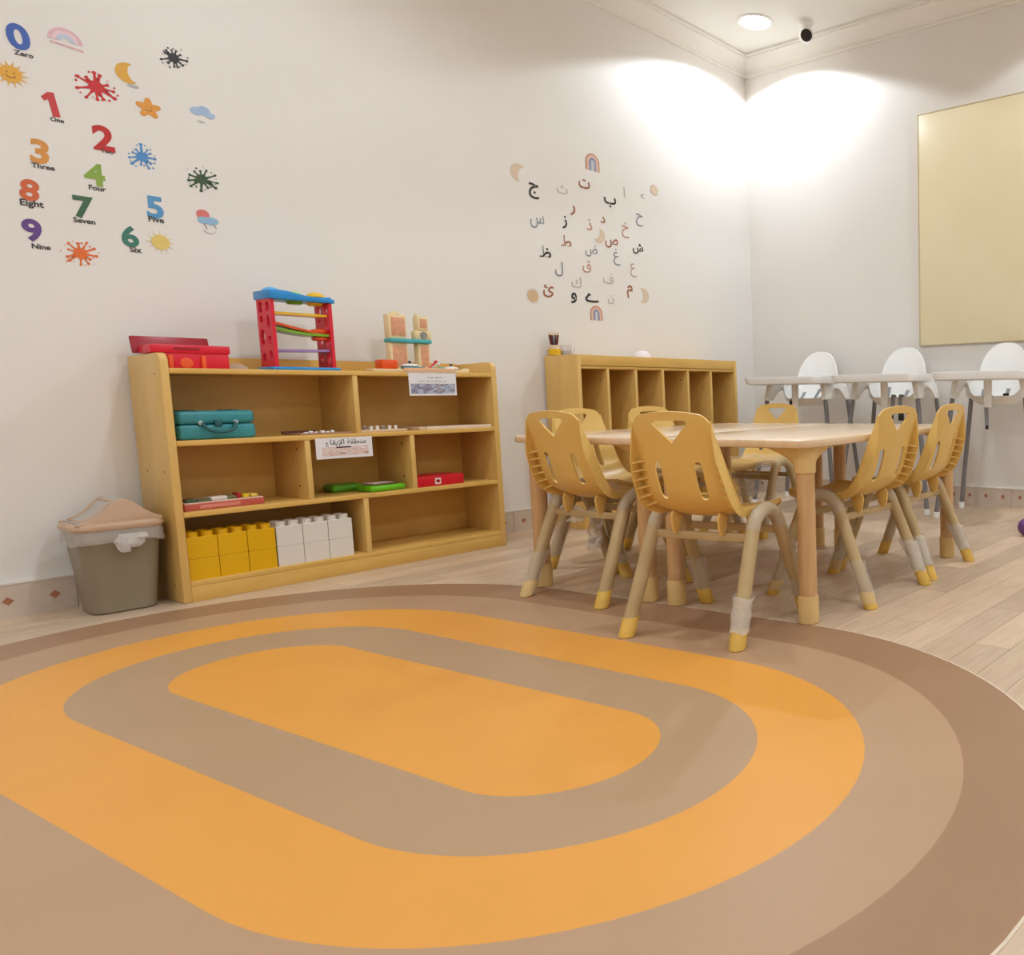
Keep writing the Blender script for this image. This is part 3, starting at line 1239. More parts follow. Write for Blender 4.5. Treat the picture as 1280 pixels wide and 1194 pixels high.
def panel_sdf(s, t):
    f = max(abs(s) - .050, t - .262, .010 - t)
    for (cx_, cz, r_, k) in ((.022, .235, .014, 1.5), (.022, .190, .011, 1.2), (.022, .125, .016, 1.8), (.022, .050, .012, 1.2), (-.026, .235, .013, 1.4), (-.026, .180, .010, 2.4), (-.026, .112, .012, 1.4), (-.026, .050, .012, 2.0)):
        f = max(f, r_ - math.hypot(s - cx_, (t - cz) / k))
    return f


PM = sheet(panel_sdf, -.052, .052, 40, .008, .264, 84, lambda s, t: (0, s, t), .012)
obj('side_post', PM, M_RED, tw, (-.098, 0, 0))
obj('side_post', PM, M_RED, tw, (.100, 0, 0))
wv = []
for k in range(31):
    x = -.108 + .222 * k / 30
    wv.append((x, .288 + .008 * math.cos((x + .075) / .04) - .01 * (x > .1)))
poly = [(-.108, .262), ] + wv + [(.114, .262)]
tp = obj('top_deck', prism(poly, -.060, .060, 'y', .003), M_BLUE, tw)
dome = lathe([(.030 * math.cos(PI / 2 * k / 8), .020 * math.sin(PI / 2 * k / 8)) for k in range(9)], 20, ang=80)
for x, m, dz in ((-.075, M_LBLUE, .004), (.0, M_LGRN, -.004), (.076, M_YEL, .0)):
    obj('ball', dome, m, tp, (x, 0, .286 + dz))
cup = lathe([(.022, 0), (.030, .010), (.028, .014)], 18)
for x, m in ((.0, M_GRN), (.072, M_YEL)):
    obj('ball_cup', cup, m, tp, (x, 0, .252))


def slide(z0, z1, w, m, x0=-.092, x1=.094, dip=0):
    rs = []
    for k in range(9):
        q = k / 8
        x = x0 + (x1 - x0) * q
        z = z0 + (z1 - z0) * q - dip * math.sin(PI * q)
        rs.append([(x, -w, z + .006), (x, -w, z - .003), (x, w, z - .003), (x, w, z + .006), (x, w - .004, z + .006), (x, w - .006, z + .001), (x, -w + .006, z + .001), (x, -w + .004, z + .006)])
    obj('slide', rings(rs), m, tw)


slide(.212, .212, .035, M_YEL)
slide(.178, .140, .030, M_RORG, dip=.004)
slide(.156, .136, .040, M_GRN, dip=.006)
slide(.072, .078, .035, M_PUR)
wh = lathe([(.020, -.022), (.026, -.018), (.026, -.010), (.018, -.008), (.018, .008), (.026, .010), (.026, .018), (.020, .022)], 20)
obj('spinner', wh, M_RORG, tw, (.072, -.01, .140))

# wooden play set
M_BIRCH = mat('pale birch', (238, 214, 166), .45, .05, 8, stretch=(1, 1, 6))
M_PEACH = mat('peach card', (222, 160, 124), .5, .1, 70)
M_TEALP = mat('turquoise paint', (70, 176, 186), .35, .04)
ps = thing('wooden_play_set', 'small wooden play tower set with turquoise bridge on top of the shelf', 'toy', (-2.466, -.160, Z4), R(2))
obj('base_board', box(-.150, .112, -.058, .06, 0, .014, .002), M_BIRCH, ps)


def tower(x, w, z0, z1, mid=None):
    o = obj('tower', box(x - w / 2, x + w / 2, -.018, .018, z0, z1, .003), M_BIRCH, ps)
    obj('tower_panel', box(x - w / 2 + .010, x + w / 2 - .006, -.020, -.0175, z0 + .012, z1 - .012, .0008), M_PEACH, o)
    return o


tower(-.052, .074, .014, .128)
o = tower(-.052, .074, .144, .246)
obj('tower_cap', lathe([(.020, .246), (.018, .256), (.008, .260)], 16), M_BIRCH, o, (-.052, 0, 0))
tower(.056, .050, .014, .128)
o = tower(.058, .046, .184, .246)
obj('tower_cap', box(.036, .046, -.006, .006, .246, .258, .002), M_BIRCH, o)
obj('bridge', prism(rrect(.182, .066, .016, 6, (.0, 0)), .128, .144, 'z', .003), M_TEALP, ps)
ck = obj('clock_block', box(.022, .094, -.018, .018, .144, .184, .006), M_BIRCH, ps)
obj('clock_dial', lathe([(.016, 0), (.016, .002), (.013, .003), (.012, .0015)], 20), mat('clock grey', (150, 146, 140), .4, .3, 200), ck, (.058, -.018, .164), (R(90), 0, 0))

tr_ = thing('wooden_tray', 'flat birch tray with peach front edge lying before the play set', 'tray', (-2.480, -.262, Z4), R(0))
obj('tray_board', box(-.205, .185, -.03, .03, 0, .011, .002), M_BIRCH, tr_)
obj('front_strip', box(-.085, .130, -.034, -.030, .001, .017, .001), mat('peach strip', (240, 186, 140), .45, .05), tr_)

cp = thing('toy_cup', 'orange block-shaped toy cup with pale handle beside the play set', 'toy cup', (-2.613, -.256, Z4 + .0112))
obj('cup_body', box(-.032, .030, -.028, .028, 0, .038, .004), M_RORG, cp)
obj('cup_handle', tube(catmull([(.030, 0, .030), (.046, 0, .030), (.048, 0, .012), (.030, 0, .010)], 5), .004, 8), M_PEACH, cp)

kn_ = lathe([(.003, 0), (.003, .004), (.006, .006), (.0065, .010), (.004, .013)], 12)
pt_ = thing('toy_pan', 'small blue toy pan with white lid and dark knob', 'toy pan', (-2.520, -.2575, Z4 + .0112))
obj('pan_body', lathe([(.026, 0), (.032, .004), (.034, .013), (.032, .014)], 22), mat('slate blue paint', (92, 152, 178), .4, .04), pt_)
l_ = obj('pan_lid', lathe([(.034, .014), (.034, .017), (.026, .022), (.006, .024)], 22), M_WHITE, pt_)
obj('knob', kn_, mat('navy knob', (40, 44, 66), .4), l_, (0, 0, .023))
obj('pan_handle', box(.032, .062, -.004, .004, .006, .011, .002), MATS['slate blue paint'], pt_)

ut = thing('toy_utensils', 'little bundle of red, white and teal toy utensils', 'toy', (-2.425, -.262, Z4 + .0112))
for k, (m, a, b) in enumerate(((M_RED, (-.02, 0, .003), (.012, -.004, .034)), (M_WHITE, (-.014, .006, .003), (.026, .004, .024)), (M_TEALP, (-.03, -.008, .004), (.03, -.006, .006)))):
    obj('utensil', tube([a, b], [.003, .0035], 8), m, ut)
    obj('utensil_head', lathe([(.001, -.005), (.008, 0), (.008, .003), (.002, .007)], 12), m, ut, b)
obj('handle_tip', box(.030, .045, -.010, .004, 0, .012, .003), M_TEALP, ut)

wl = thing('toy_plate', 'shallow white toy lid with dark knob near the end of the shelf', 'toy lid', (-2.345, -.262, Z4 + .0112))
obj('plate', lathe([(.020, 0), (.029, .006), (.027, .011), (.008, .016)], 24), M_WHITE, wl)
obj('knob', kn_, MATS['navy knob'], wl, (0, 0, .015))
bo = box(-.016, .016, -.012, .012, 0, .020, .004)
tag(obj('toy_block', bo, M_BIRCH, None, (-2.268, -.235, Z4)), 'pale birch toy block at the end of the shelf top', 'toy block')

# hanging cards
M_CARD = mat('laminated card', (240, 236, 238), .25, .01)
M_INK = mat('black ink', (36, 34, 38), .5)


def picture(name, cols, scale, seed):
    m = bpy.data.materials.new(name)
    m.use_nodes = True
    nt_ = m.node_tree
    tc_ = nt_.nodes.new('ShaderNodeTexCoord')
    n_ = nt_.nodes.new('ShaderNodeTexNoise')
    n_.inputs['Scale'].default_value = scale
    n_.inputs['Detail'].default_value = 2
    mp_ = nt_.nodes.new('ShaderNodeMapping')
    mp_.inputs['Location'].default_value = (seed, seed, seed)
    mp_.inputs['Scale'].default_value = (1, 1, 2.2)
    nt_.links.new(tc_.outputs['Object'], mp_.inputs[0])
    nt_.links.new(mp_.outputs[0], n_.inputs['Vector'])
    rp_ = nt_.nodes.new('ShaderNodeValToRGB')
    rp_.color_ramp.elements[0].position = .32
    rp_.color_ramp.elements[1].position = .68
    rp_.color_ramp.elements[0].color = lin(cols[0])
    rp_.color_ramp.elements[1].color = lin(cols[-1])
    for i_, c_ in enumerate(cols[1:-1]):
        e_ = rp_.color_ramp.elements.new(.32 + .36 * (i_ + 1) / (len(cols) - 1))
        e_.color = lin(c_)
    nt_.links.new(n_.outputs['Fac'], rp_.inputs[0])
    nt_.links.new(rp_.outputs[0], nt_.nodes['Principled BSDF'].inputs['Base Color'])
    nt_.nodes['Principled BSDF'].inputs['Roughness'].default_value = .3
    return m


c1 = thing('sign_card', 'laminated white sign with a bluish photograph hanging from the shelf top', 'sign', (-2.452, YF - .001, .800), 0)
obj('card', box(-.101, .101, -.0012, 0, -.100, -.006), M_CARD, c1)
obj('film_fold', box(-.108, .108, -.0008, .0, -.016, .004), M_FILM, c1)
obj('picture', box(-.094, .094, -.0018, -.0010, -.092, -.050), picture('bluish photo', [(150, 160, 190), (196, 200, 216), (120, 120, 150), (214, 190, 182)], 22, 3), c1)
for zz, x0_, n_ in ((-.024, -.020, 4), (-.040, -.060, 7)):
    bm = bmesh.new()
    xx = x0_
    for k in range(n_):
        w_ = .008 + .008 * ((k * 7) % 3) / 2
        bm_prism(bm, [(xx, zz - .0015), (xx + w_, zz - .0015 + .001 * (k % 2)), (xx + w_, zz + .0012), (xx + w_ * .4, zz + .0005), (xx, zz + .003)], -.0018, -.0011, 'y')
        xx += w_ + .006
    obj('lettering', finish(bm), M_INK if n_ == 4 else mat('grey ink', (120, 118, 130), .5), c1)

c2 = thing('sign_card', 'white sign with Arabic heading and a photograph of hands, taped below the second shelf', 'sign', (-2.816, YF - .001, .540), 0)
obj('card', box(-.101, .101, -.0012, 0, -.080, .000), M_CARD, c2)
obj('picture', box(-.080, .085, -.0016, -.0010, -.070, -.036), picture('hands photo', [(236, 226, 222), (226, 190, 176), (232, 220, 214), (198, 148, 128)], 26, 8), c2)
obj('picture_bar', box(-.030, .022, -.0020, -.0012, -.040, -.035), mat('dark brown print', (70, 40, 36), .5), c2)
obj('lettering', text_mesh('ﺎﻘﻳﻹﺍ ﺔﻘﻄﻨﻣ', None, .128), M_INK, c2, (.014, -.0012, -.020), (R(90), 0, 0))
obj('lettering', text_mesh('ﻉ', .017, None, loops=True), M_INK, c2, (-.060, -.0012, -.025), (R(90), 0, 0))

# peg boards and trays on the second shelf
pg = thing('peg_board', 'pale wooden peg board with a row of white pegs on the second shelf', 'puzzle', (-2.655, YF + .10, Z3))
obj('board', box(-.092, .092, -.085, .085, 0, .010, .002), mat('pinkish wood', (226, 192, 160), .45, .05), pg)
pgm = lathe([(.006, .010), (.006, .018), (.0075, .020), (.006, .024)], 12)
for i in range(6):
    for j in range(2):
        obj('peg', pgm, M_WHITE if (i + j) % 3 else mat('grey peg', (150, 140, 136), .4), pg, (-.065 + i * .024, -.065 + j * .05, 0))
fb_ = thing('puzzle_board', 'plain pinkish wooden puzzle board beside the end panel of the second shelf', 'puzzle', (-2.365, YF + .12, Z3))
obj('board', box(-.148, .172, -.105, .11, 0, .012, .002), MATS['pinkish wood'], fb_)
obj('board_edge', box(-.120, .174, -.110, -.104, 0, .014, .001), mat('pale edge', (238, 214, 192), .4), fb_)
tg = thing('picture_tray', 'thin brown tray with white scraps on the second shelf next to the divider', 'tray', (-2.870, YF + .10, Z3))
obj('tray_plate', box(-.085, .095, -.085, .075, 0, .007, .002), mat('brown tray', (176, 132, 104), .45, .12, 30), tg)
obj('tray_rim', box(-.085, .03, .06, .078, .007, .014, .002), mat('dark tray rim', (120, 66, 44), .5, .1), tg)
bm = bmesh.new()
for k in range(6):
    bm_box(bm, -.070 + k * .019, -.058 + k * .019, -.08 + .006 * (k % 3), -.066 + .004 * (k % 2), .007, .012 + .003 * (k % 2), .001)
obj('paper_scraps', finish(bm), M_WHITE, tg)

# middle row: flat red game box, green tablets, red box
M_GBOX = mat('faded red card', (200, 92, 78), .5, .08, 40)
gb = thing('game_box', 'open flat red game box with small coloured pieces in the left middle bay', 'game box', (-3.205, YF + .135, Z2), R(3))
obj('box_tray', box(-.117, .120, -.10, .10, 0, .024, .002), M_GBOX, gb)
obj('tray_liner', box(-.115, .118, -.098, .098, .0235, .0275, .001), mat('pale liner', (234, 204, 186), .5), gb)
obj('side_label', box(-.075, .045, -.1008, -.0995, .006, .018), mat('pink print', (220, 136, 120), .5, .1, 120), gb)
pcs = [('green_piece', (70, 92, 56), -.09, .03, .012), ('green_piece', (96, 104, 60), -.05, .045, .008), ('white_piece', (226, 214, 208), -.01, .05, .014), ('olive_piece', (110, 112, 66), .028, .03, .012), ('red_piece', (170, 26, 28), .050, .014, .020), ('yellow_piece', (230, 190, 30), .072, .02, .014), ('yellow_piece', (232, 204, 90), .098, .02, .012)]
for nm, c_, x, w, h in pcs:
    o = obj(nm, box(x - w / 2, x + w / 2, -.085, -.045, .0275, .0275 + h, .004), mat(nm + str(c_), c_, .4), gb)

M_LIME = mat('lime plastic', (104, 190, 20), .3, .04)
ta = thing('toy_tablet', 'lime green toy tablet with a booklet on it in the centre bay', 'toy tablet', (-2.656, YF + .078, Z2), R(4))
obj('case', box(-.072, .072, -.06, .06, 0, .026, .011, 3), M_LIME, ta)
obj('screen_face', box(-.052, .052, -.042, .042, .0255, .027), M_BLACK, ta)
bk_ = thing('booklet', 'small folded booklet lying on the green toy tablet', 'booklet', (-2.660, YF + .083, Z2 + .027), R(12))
obj('cover', box(-.050, .045, -.035, .035, 0, .005, .001), mat('booklet cover', (150, 110, 96), .4, .3, 40), bk_)
obj('page', box(-.046, .038, -.030, .030, .005, .007, .0005), mat('booklet page', (226, 214, 208), .4, .1, 60), bk_)
tb2 = thing('toy_tablet', 'darker green toy case lying behind the lime tablet', 'toy tablet', (-2.738, YF + .205, Z2), R(-4))
obj('case', box(-.06, .06, -.05, .05, 0, .030, .012, 3), mat('green shade plastic', (86, 164, 24), .35, .05), tb2)

rb_ = thing('game_box', 'bright red flat game box with a small white label in the right middle bay', 'game box', (-2.440, YF + .105, Z2), R(2))
obj('carton', box(-.100, .108, -.085, .085, 0, .044, .002), mat('bright red card', (214, 22, 40), .35, .04), rb_)
obj('label', box(-.024, .002, -.0858, -.0848, .008, .034), mat('white label', (236, 226, 222), .4), rb_)
obj('label_mark', prism([(.009 * math.cos(2 * PI * k / 18) - .011, .007 * math.sin(2 * PI * k / 18) + .021) for k in range(18)], -.0864, -.0856, 'y'), M_RED2, rb_)

# ------------------------------------------------------------------ things on the cubby
KT = kh
M_JAR = mat('amber jar', (240, 190, 30), .25, .05, alpha=.9)
M_CLEAR = mat('clear plastic', (236, 230, 230), .1, .02, alpha=.35)
jr = thing('pencil_jar', 'yellow jar of brown pencils on the end of the cubby', 'jar', (-1.805, -.20, 0))
jr.location = (-1.661, -.056, KT)
obj('jar', lathe([(.026, 0), (.032, .004), (.032, .034), (.029, .038)], 20), M_JAR, jr)
obj('jar_sleeve', lathe([(.030, .036), (.028, .056), (.026, .056)], 20), mat('pale sleeve', (246, 224, 196), .3, .03, alpha=.8), jr)
for k, (a, c_) in enumerate(((0, (110, 44, 36)), (1.2, (64, 40, 60)), (2.3, (140, 62, 44)), (3.4, (90, 30, 34)), (4.4, (54, 34, 50)), (5.4, (120, 50, 40)))):
    dx, dy = math.cos(a), math.sin(a)
    p = obj('pencil', tube([(dx * .008, dy * .008, .006), (dx * .022, dy * .022, .108)], .0045, 8), mat('pencil %d' % k, c_, .45), jr)
    obj('pencil_tip', tube([(dx * .022, dy * .022, .108), (dx * .0245, dy * .0245, .124)], [.0045, .001], 8), mat('pencil tip', (226, 184, 140), .5), p)
jr2 = thing('clear_cup', 'clear plastic cup with bluish contents beside the pencil jar', 'cup', (-1.592, -.056, KT))
obj('cup', lathe([(.028, 0), (.034, .06), (.0325, .06), (.0265, .003)], 20), M_CLEAR, jr2)
obj('contents', lathe([(.026, .002), (.029, .028), (.026, .030)], 20), mat('slate contents', (128, 128, 148), .5, .2, 60), jr2)
obj('cup_handle', tube(catmull([(.032, 0, .05), (.052, 0, .048), (.050, 0, .016), (.030, 0, .014)], 5), .003, 8), M_CLEAR, jr2)

wc = thing('white_cap', 'soft white cap lying on top of the cubby unit', 'cap', (-1.120, -.11, KT))
obj('crown', rings([[(.055 * (1 - (k / 6) ** 2) ** .5 * math.cos(a) + .006, .045 * (1 - (k / 6) ** 2) ** .5 * math.sin(a), .048 * k / 6 * (1 + .12 * noise.noise(Vector((math.cos(a) * 2, math.sin(a) * 2, k * .5))))) for a in [2 * PI * j / 20 for j in range(20)]] for k in range(6)], True, False, 60), mat('white cotton', (244, 234, 238), .8, .02), wc)
obj('brim', prism([(-.086 + .04 * (1 - math.cos(PI * k / 12)) * 0 + .05 * (1 - math.sin(PI * k / 12)), .042 * math.cos(PI * k / 12)) for k in range(13)], .002, .006, 'z'), MATS['white cotton'], wc)

# ------------------------------------------------------------------ wall stickers
TW = .0006


def flat(polys, th=TW):
    """decal mesh in wall axes (x right, y up), thickness towards the room"""
    bm = bmesh.new()
    for p in polys:
        bm_prism(bm, p, 0, th, 'z')
    return finish(bm, 20)


def decal_mat(col):
    return mat('vinyl print %d %d %d' % col, col, .45, .04, 60)


def decal(name, label, cat, x, z, parts, group=None, rot=0):
    t = thing(name, label, cat, (x, -.0008, z), 0, group)
    t.rotation_euler = (R(90), 0, 0)
    for i, (pn, me, col, off) in enumerate(parts):
        o = obj(pn, me, decal_mat(col), t, (off[0], off[1], .0002 * i), (0, 0, R(rot)))
    return t


def ell(cx, cy, rx, ry=None, n=24, a0=0, a1=2 * PI):
    ry = rx if ry is None else ry
    return [(cx + rx * math.cos(a0 + (a1 - a0) * i / n), cy + ry * math.sin(a0 + (a1 - a0) * i / n)) for i in range(n)]


def arc_band(cx, cy, r0, r1, a0=0, a1=PI, n=20):
    return [(cx + r1 * math.cos(a0 + (a1 - a0) * i / n), cy + r1 * math.sin(a0 + (a1 - a0) * i / n)) for i in range(n + 1)] + \
           [(cx + r0 * math.cos(a1 - (a1 - a0) * i / n), cy + r0 * math.sin(a1 - (a1 - a0) * i / n)) for i in range(n + 1)]


def crescent(r, k=.42, n=24, rot=0):
    pts = [(r * math.cos(a), r * math.sin(a)) for a in [R(60) + R(240) * i / n for i in range(n + 1)]]
    e0, e1 = pts[-1], pts[0]
    cx = r * math.cos(R(60))
    inner = []
    for i in range(1, n):
        t = i / n
        y = e0[1] + (e1[1] - e0[1]) * t
        b = math.sqrt(max(0, 1 - (y / (r * math.sin(R(60)))) ** 2))
        inner.append((cx - r * k * 1.7 * b, y))
    c_, s_ = math.cos(R(rot)), math.sin(R(rot))
    return [(x * c_ - y * s_, x * s_ + y * c_) for x, y in pts + inner]


def splat(r, seed):
    rnd = random.Random(seed)
    n = 11
    pts = []
    drops = []
    for i in range(n):
        a = 2 * PI * (i + rnd.uniform(-.25, .25)) / n
        L = r * rnd.uniform(.62, 1.0)
        b = .34 * r
        w = .05 * r * rnd.uniform(.8, 1.4)
        da = .24
        pts.append((b * math.cos(a - da), b * math.sin(a - da)))
        nx, ny = -math.sin(a), math.cos(a)
        for q, ww in ((.55 * L, w), (.80 * L, w * .8), (.90 * L, w * 1.7), (L, w * .9)):
            pts.append((q * math.cos(a) - nx * ww, q * math.sin(a) - ny * ww))
        for q, ww in ((L, w * .9), (.90 * L, w * 1.7), (.80 * L, w * .8), (.55 * L, w)):
            pts.append((q * math.cos(a) + nx * ww, q * math.sin(a) + ny * ww))
        pts.append((b * math.cos(a + da), b * math.sin(a + da)))
        a2 = a + PI / n
        q = r * rnd.uniform(.62, .95)
        drops.append(ell(q * math.cos(a2), q * math.sin(a2), r * rnd.uniform(.025, .065), None, 8))
    return [pts], drops


def star_poly(r, n=5, inner=.55):
    pts = []
    for i in range(n):
        a = PI / 2 + 2 * PI * i / n
        for d in (-.22, 0, .22):
            pts.append((r * (1 - abs(d) * .35) * math.cos(a + d), r * (1 - abs(d) * .35) * math.sin(a + d)))
        b = a + PI / n
        pts.append((r * inner * math.cos(b), r * inner * math.sin(b)))
    return pts


def rays(r0, r1, n, w=.11):
    out = []
    for i in range(n):
        a = 2 * PI * i / n
        out.append([(r0 * math.cos(a - w), r0 * math.sin(a - w)), (r1 * math.cos(a), r1 * math.sin(a)), (r0 * math.cos(a + w), r0 * math.sin(a + w))])
    return out


NUMS = [('0', 'Zero', -3.527, 1.849, .080, (62, 98, 182), 'blue', (.008, -.050), 6),
        ('1', 'One', -3.468, 1.659, .076, (206, 60, 62), 'red', (.010, -.046), 8),
        ('2', 'Two', -3.348, 1.583, .084, (196, 40, 36), 'red', (.006, -.042), 0),
        ('3', 'Three', -3.508, 1.500, .078, (222, 152, 70), 'orange', (.004, -.046), -4),
        ('4', 'Four', -3.381, 1.456, .075, (140, 172, 70), 'light green', (.004, -.044), 0),
        ('5', 'Five', -3.229, 1.376, .078, (92, 156, 206), 'light blue', (.0, -.042), 0),
        ('6', 'Six', -3.306, 1.263, .073, (62, 124, 110), 'teal green', (.012, -.043), 4),
        ('7', 'Seven', -3.417, 1.341, .074, (64, 104, 74), 'dark green', (-.002, -.044), 0),
        ('8', 'Eight', -3.542, 1.372, .069, (214, 104, 62), 'orange red', (.002, -.044), -6),
        ('9', 'Nine', -3.546, 1.245, .072, (104, 68, 140), 'purple', (.016, -.050), 6)]
for d_, wd, x, z, h, col, cn, off, rot in NUMS:
    decal('number_sticker', '%s number %s wall sticker with the word %s printed beneath' % (cn, wd.lower(), wd), 'sticker', x, z,
          [('numeral', text_mesh(d_, h, None, TW, .036) if d_ != '1' else flat([[(-.004, -.038), (.014, -.038), (.014, .038), (-.001, .038), (-.020, .022), (-.014, .010), (-.004, .016)]]), col, (0, 0)), ('word', text_mesh(wd, None, .0108 * len(wd), TW, .022), (62, 58, 62), off)], 'number stickers on the wall', 0).children[0].rotation_euler = (0, 0, R(rot))

for nm, col, x, z, r, sd in (('red', (206, 34, 40), -3.352, 1.750, .058, 3), ('black', (44, 38, 48), -3.133, 1.917, .046, 5), ('blue', (80, 144, 206), -3.250, 1.546, .046, 11), ('dark green', (58, 86, 56), -3.085, 1.504, .052, 8), ('orange', (230, 112, 48), -3.438, 1.187, .050, 14)):
    p, dr = splat(r, sd)
    decal('splat_sticker', nm + ' paint splat wall sticker among the numbers', 'sticker', x, z, [('splat', flat(p), col, (0, 0)), ('droplets', flat(dr), col, (0, 0))], 'paint splat stickers')

FACE = (150, 90, 40)


def face(r):
    return [('eyes', flat([ell(-.3 * r, .18 * r, .08 * r, None, 10), ell(.3 * r, .18 * r, .08 * r, None, 10)]), FACE, (0, 0)),
            ('smile', flat([arc_band(0, .02 * r, .40 * r, .50 * r, R(205), R(335), 10)]), FACE, (0, 0))]


decal('sun_sticker', 'smiling yellow sun wall sticker below the blue zero', 'sticker', -3.554, 1.727, [('rays', flat(rays(.027, .042, 14)), (238, 190, 110), (0, 0)), ('disc', flat([ell(0, 0, .026)]), (232, 172, 62), (0, 0))] + face(.026))
decal('sun_sticker', 'plain pale yellow sun wall sticker beside the six', 'sticker', -3.223, 1.256, [('rays', flat(rays(.022, .042, 12)), (234, 214, 160), (0, 0)), ('disc', flat([ell(0, 0, .026)]), (232, 204, 118), (0, 0))])
decal('moon_sticker', 'yellow crescent moon wall sticker above the orange star', 'sticker', -3.265, 1.822, [('crescent', flat([crescent(.034, .30, rot=8)]), (228, 172, 62), (0, 0)), ('word', flat([ell(.010, -.040, .016, .005)]), (190, 184, 188), (0, 0))])
decal('star_sticker', 'smiling orange star wall sticker', 'sticker', -3.219, 1.718, [('star', flat([star_poly(.036)]), (230, 158, 66), (0, 0))] + face(.022))
decal('cloud_sticker', 'pale blue cloud wall sticker', 'sticker', -3.064, 1.748, [('puff', flat([ell(-.018, 0, .018, .014)]), (172, 196, 226), (0, 0)), ('puff', flat([ell(.004, .006, .020, .017)]), (168, 192, 224), (0, 0)), ('puff', flat([ell(.022, -.006, .016, .011)]), (172, 196, 226), (0, 0)), ('word', flat([ell(-.006, -.034, .011, .004)]), (206, 208, 200), (0, 0))])
decal('cloud_sticker', 'blue cloud wall sticker with red sun and little legs', 'sticker', -3.080, 1.352, [('sun', flat([ell(-.012, .024, .020, .018)]), (222, 122, 118), (0, 0)), ('cloud', flat([ell(-.012, .004, .018, .013)]), (150, 190, 220), (0, 0)), ('cloud', flat([ell(.010, .004, .024, .014)]), (150, 190, 220), (0, 0)), ('legs', flat([[(-.012, -.008), (-.010, -.008), (-.002, -.026), (-.004, -.026)], [(.018, -.008), (.020, -.008), (.026, -.022), (.024, -.022)]]), (90, 80, 84), (0, 0)), ('shadow', flat([arc_band(.004, -.020, .020, .023, R(210), R(330), 10)]), (206, 200, 198), (0, 0))])
decal('rainbow_sticker', 'faded pink rainbow wall sticker beside the blue zero', 'sticker', -3.417, 1.893, [('outer_arc', flat([arc_band(0, -.020, .032, .042)]), (228, 186, 196), (0, 0)), ('middle_arc', flat([arc_band(0, -.020, .022, .032)]), (236, 208, 214), (0, 0)), ('inner_arc', flat([arc_band(0, -.020, .010, .022)]), (196, 204, 224), (0, 0)), ('caption', flat([[(-.036, -.032), (.042, -.040), (.042, -.035), (-.036, -.027)]]), (232, 182, 190), (0, 0))])

GR, BN, BK, PK, FA = (132, 138, 152), (164, 96, 62), (34, 32, 34), (198, 146, 126), (196, 188, 182)
ARAB = [('ج', 'jeem', -1.69, 1.747, .080, BK, 'black'), ('ث', 'tha', -1.518, 1.79, .046, FA, 'faint grey'), ('ت', 'ta', -1.373, 1.849, .05, BN, 'brown'),
        ('ا', 'alif', -1.095, 1.862, .056, FA, 'faint grey'), ('ء', 'hamza', -.96, 1.861, .034, (150, 158, 176), 'pale blue'), ('ب', 'ba', -1.201, 1.785, .058, BK, 'black'),
        ('ر', 'ra', -1.457, 1.693, .054, BN, 'brown'), ('س', 'seen', -1.68, 1.594, .07, (140, 152, 162), 'grey blue'), ('ز', 'zay', -1.513, 1.62, .068, BK, 'black'),
        ('ذ', 'dhal', -1.353, 1.634, .060, PK, 'pale pink brown'), ('د', 'dal', -1.259, 1.678, .038, BN, 'brown'), ('خ', 'kha', -1.101, 1.646, .088, PK, 'pale pink brown'),
        ('ح', 'hah', -.991, 1.722, .072, GR, 'grey'), ('ط', 'tah', -1.509, 1.521, .062, BN, 'brown'), ('ص', 'sad', -1.204, 1.556, .054, BN, 'brown'),
        ('ش', 'sheen', -1.012, 1.554, .062, BK, 'black'), ('ظ', 'zah', -1.642, 1.445, .065, BK, 'black'), ('ض', 'dad', -1.348, 1.493, .066, GR, 'grey'),
        ('غ', 'ghayn', -1.172, 1.483, .092, GR, 'grey'), ('ل', 'lam', -1.564, 1.369, .078, GR, 'grey'), ('ق', 'qaf', -1.384, 1.403, .066, PK, 'pale pink brown'),
        ('ع', 'ayn', -1.053, 1.424, .078, (184, 160, 150), 'pale grey brown'), ('ك', 'kaf', -1.457, 1.311, .06, FA, 'faint grey'), ('ف', 'fa', -1.24, 1.356, .058, FA, 'faint grey'),
        ('ئ', 'yeh with hamza', -1.636, 1.245, .066, BN, 'brown'), ('و', 'waw', -1.479, 1.224, .06, BK, 'black'), ('ے', 'wide yeh', -1.36, 1.235, .05, BK, 'black'),
        ('م', 'meem', -1.088, 1.296, .076, BN, 'brown'), ('ن', 'noon', -1.229, 1.238, .05, FA, 'faint grey')]
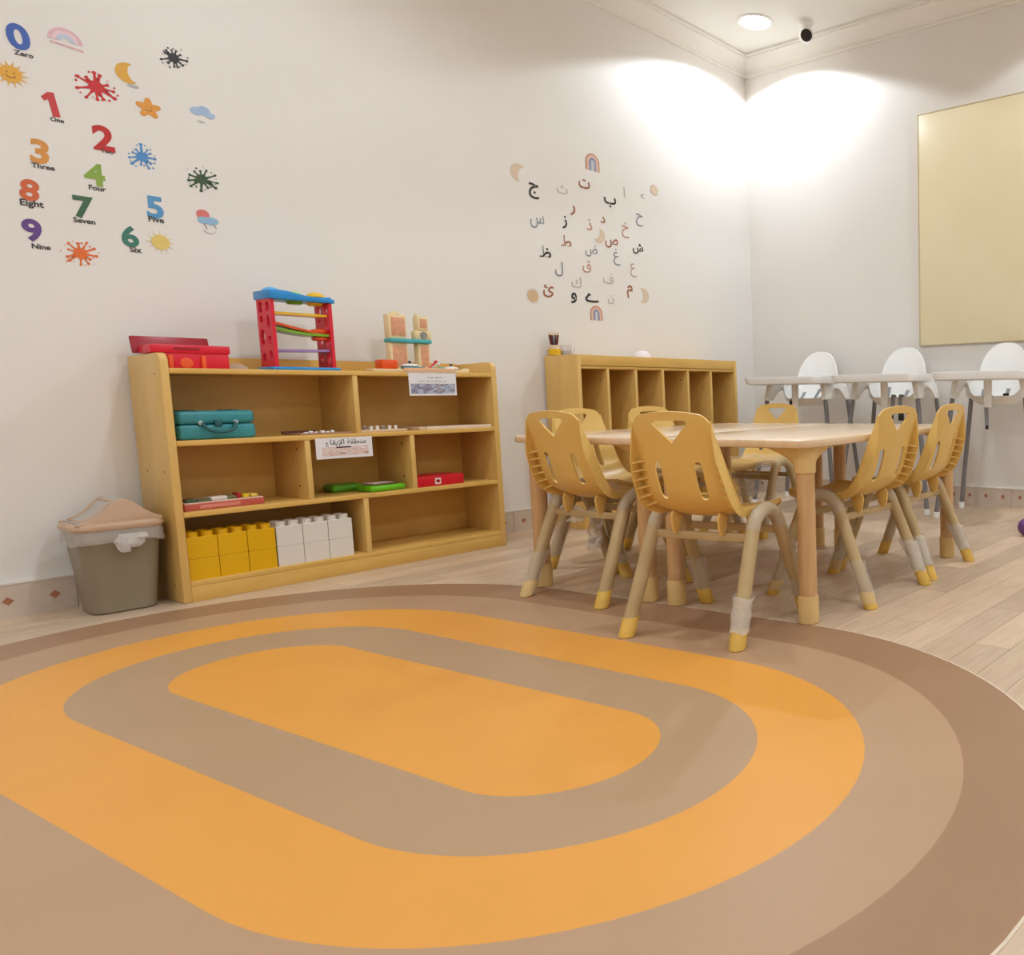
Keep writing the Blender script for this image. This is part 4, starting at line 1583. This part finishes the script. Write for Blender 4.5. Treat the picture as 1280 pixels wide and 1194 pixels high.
for ch, nm, x, z, h, col, cn in ARAB:
    o = obj('letter_sticker', text_mesh(ch, h, None, TW, 0 if ch in 'عغ' else (.018 if col == BK else .012 if col == BN else .004), ch in 'عغ', {'س': .66, 'ض': .8, 'ص': .85, 'ت': .85}.get(ch, 1)), decal_mat(col), None, (x, -.0008, z), (R(90), 0, 0))
    tag(o, '%s Arabic letter %s wall sticker above the cubby unit' % (cn, nm), 'sticker', 'Arabic letter stickers')


def arch(r0, r1, leg, n=16):
    return [(r1, -leg)] + [(r1 * math.cos(PI * i / n), r1 * math.sin(PI * i / n)) for i in range(n + 1)] + [(-r1, -leg), (-r0, -leg)] + \
           [(-r0 * math.cos(PI * i / n), r0 * math.sin(PI * i / n)) for i in range(n + 1)] + [(r0, -leg)]


def rainbow2(label, x, z, r):
    g = r * .95
    decal('rainbow_sticker', label, 'sticker', x, z, [('outer_arc', flat([arch(r * .84, r, g)]), (190, 134, 110), (0, 0)), ('middle_arc', flat([arch(r * .50, r * .84, g)]), (228, 186, 164), (0, 0)), ('inner_arc', flat([arch(r * .26, r * .50, g)]), (128, 142, 180), (0, 0)), ('centre_arc', flat([arch(r * .10, r * .26, g)]), (196, 200, 214), (0, 0))])


def sun2(label, x, z, r, col):
    decal('sun_sticker', label, 'sticker', x, z, [('rays', flat(rays(r * .74, r, 18, .09)), (222, 200, 174), (0, 0)), ('disc', flat([ell(0, 0, r * .72)]), col, (0, 0))])


def moon2(label, x, z, r, rot):
    decal('moon_sticker', label, 'sticker', x, z, [('crescent', flat([crescent(r, .30, rot=rot)]), (224, 202, 178), (0, 0))])


rainbow2('terracotta rainbow wall sticker at the top of the Arabic letters', -1.311, 1.978, .046)
rainbow2('terracotta rainbow wall sticker at the bottom of the Arabic letters', -1.335, 1.153, .041)
moon2('beige crescent moon wall sticker beside the letter jeem', -1.773, 1.821, .044, -20)
moon2('beige crescent moon wall sticker in the middle of the Arabic letters', -1.29, 1.585, .040, 150)
moon2('beige crescent moon wall sticker beside the letter meem', -.987, 1.283, .044, 180)
sun2('beige sun wall sticker beside the letter hamza', -.866, 1.92, .036, (224, 202, 174))
sun2('beige sun wall sticker near the bottom of the Arabic letters', -1.731, 1.212, .042, (216, 184, 146))
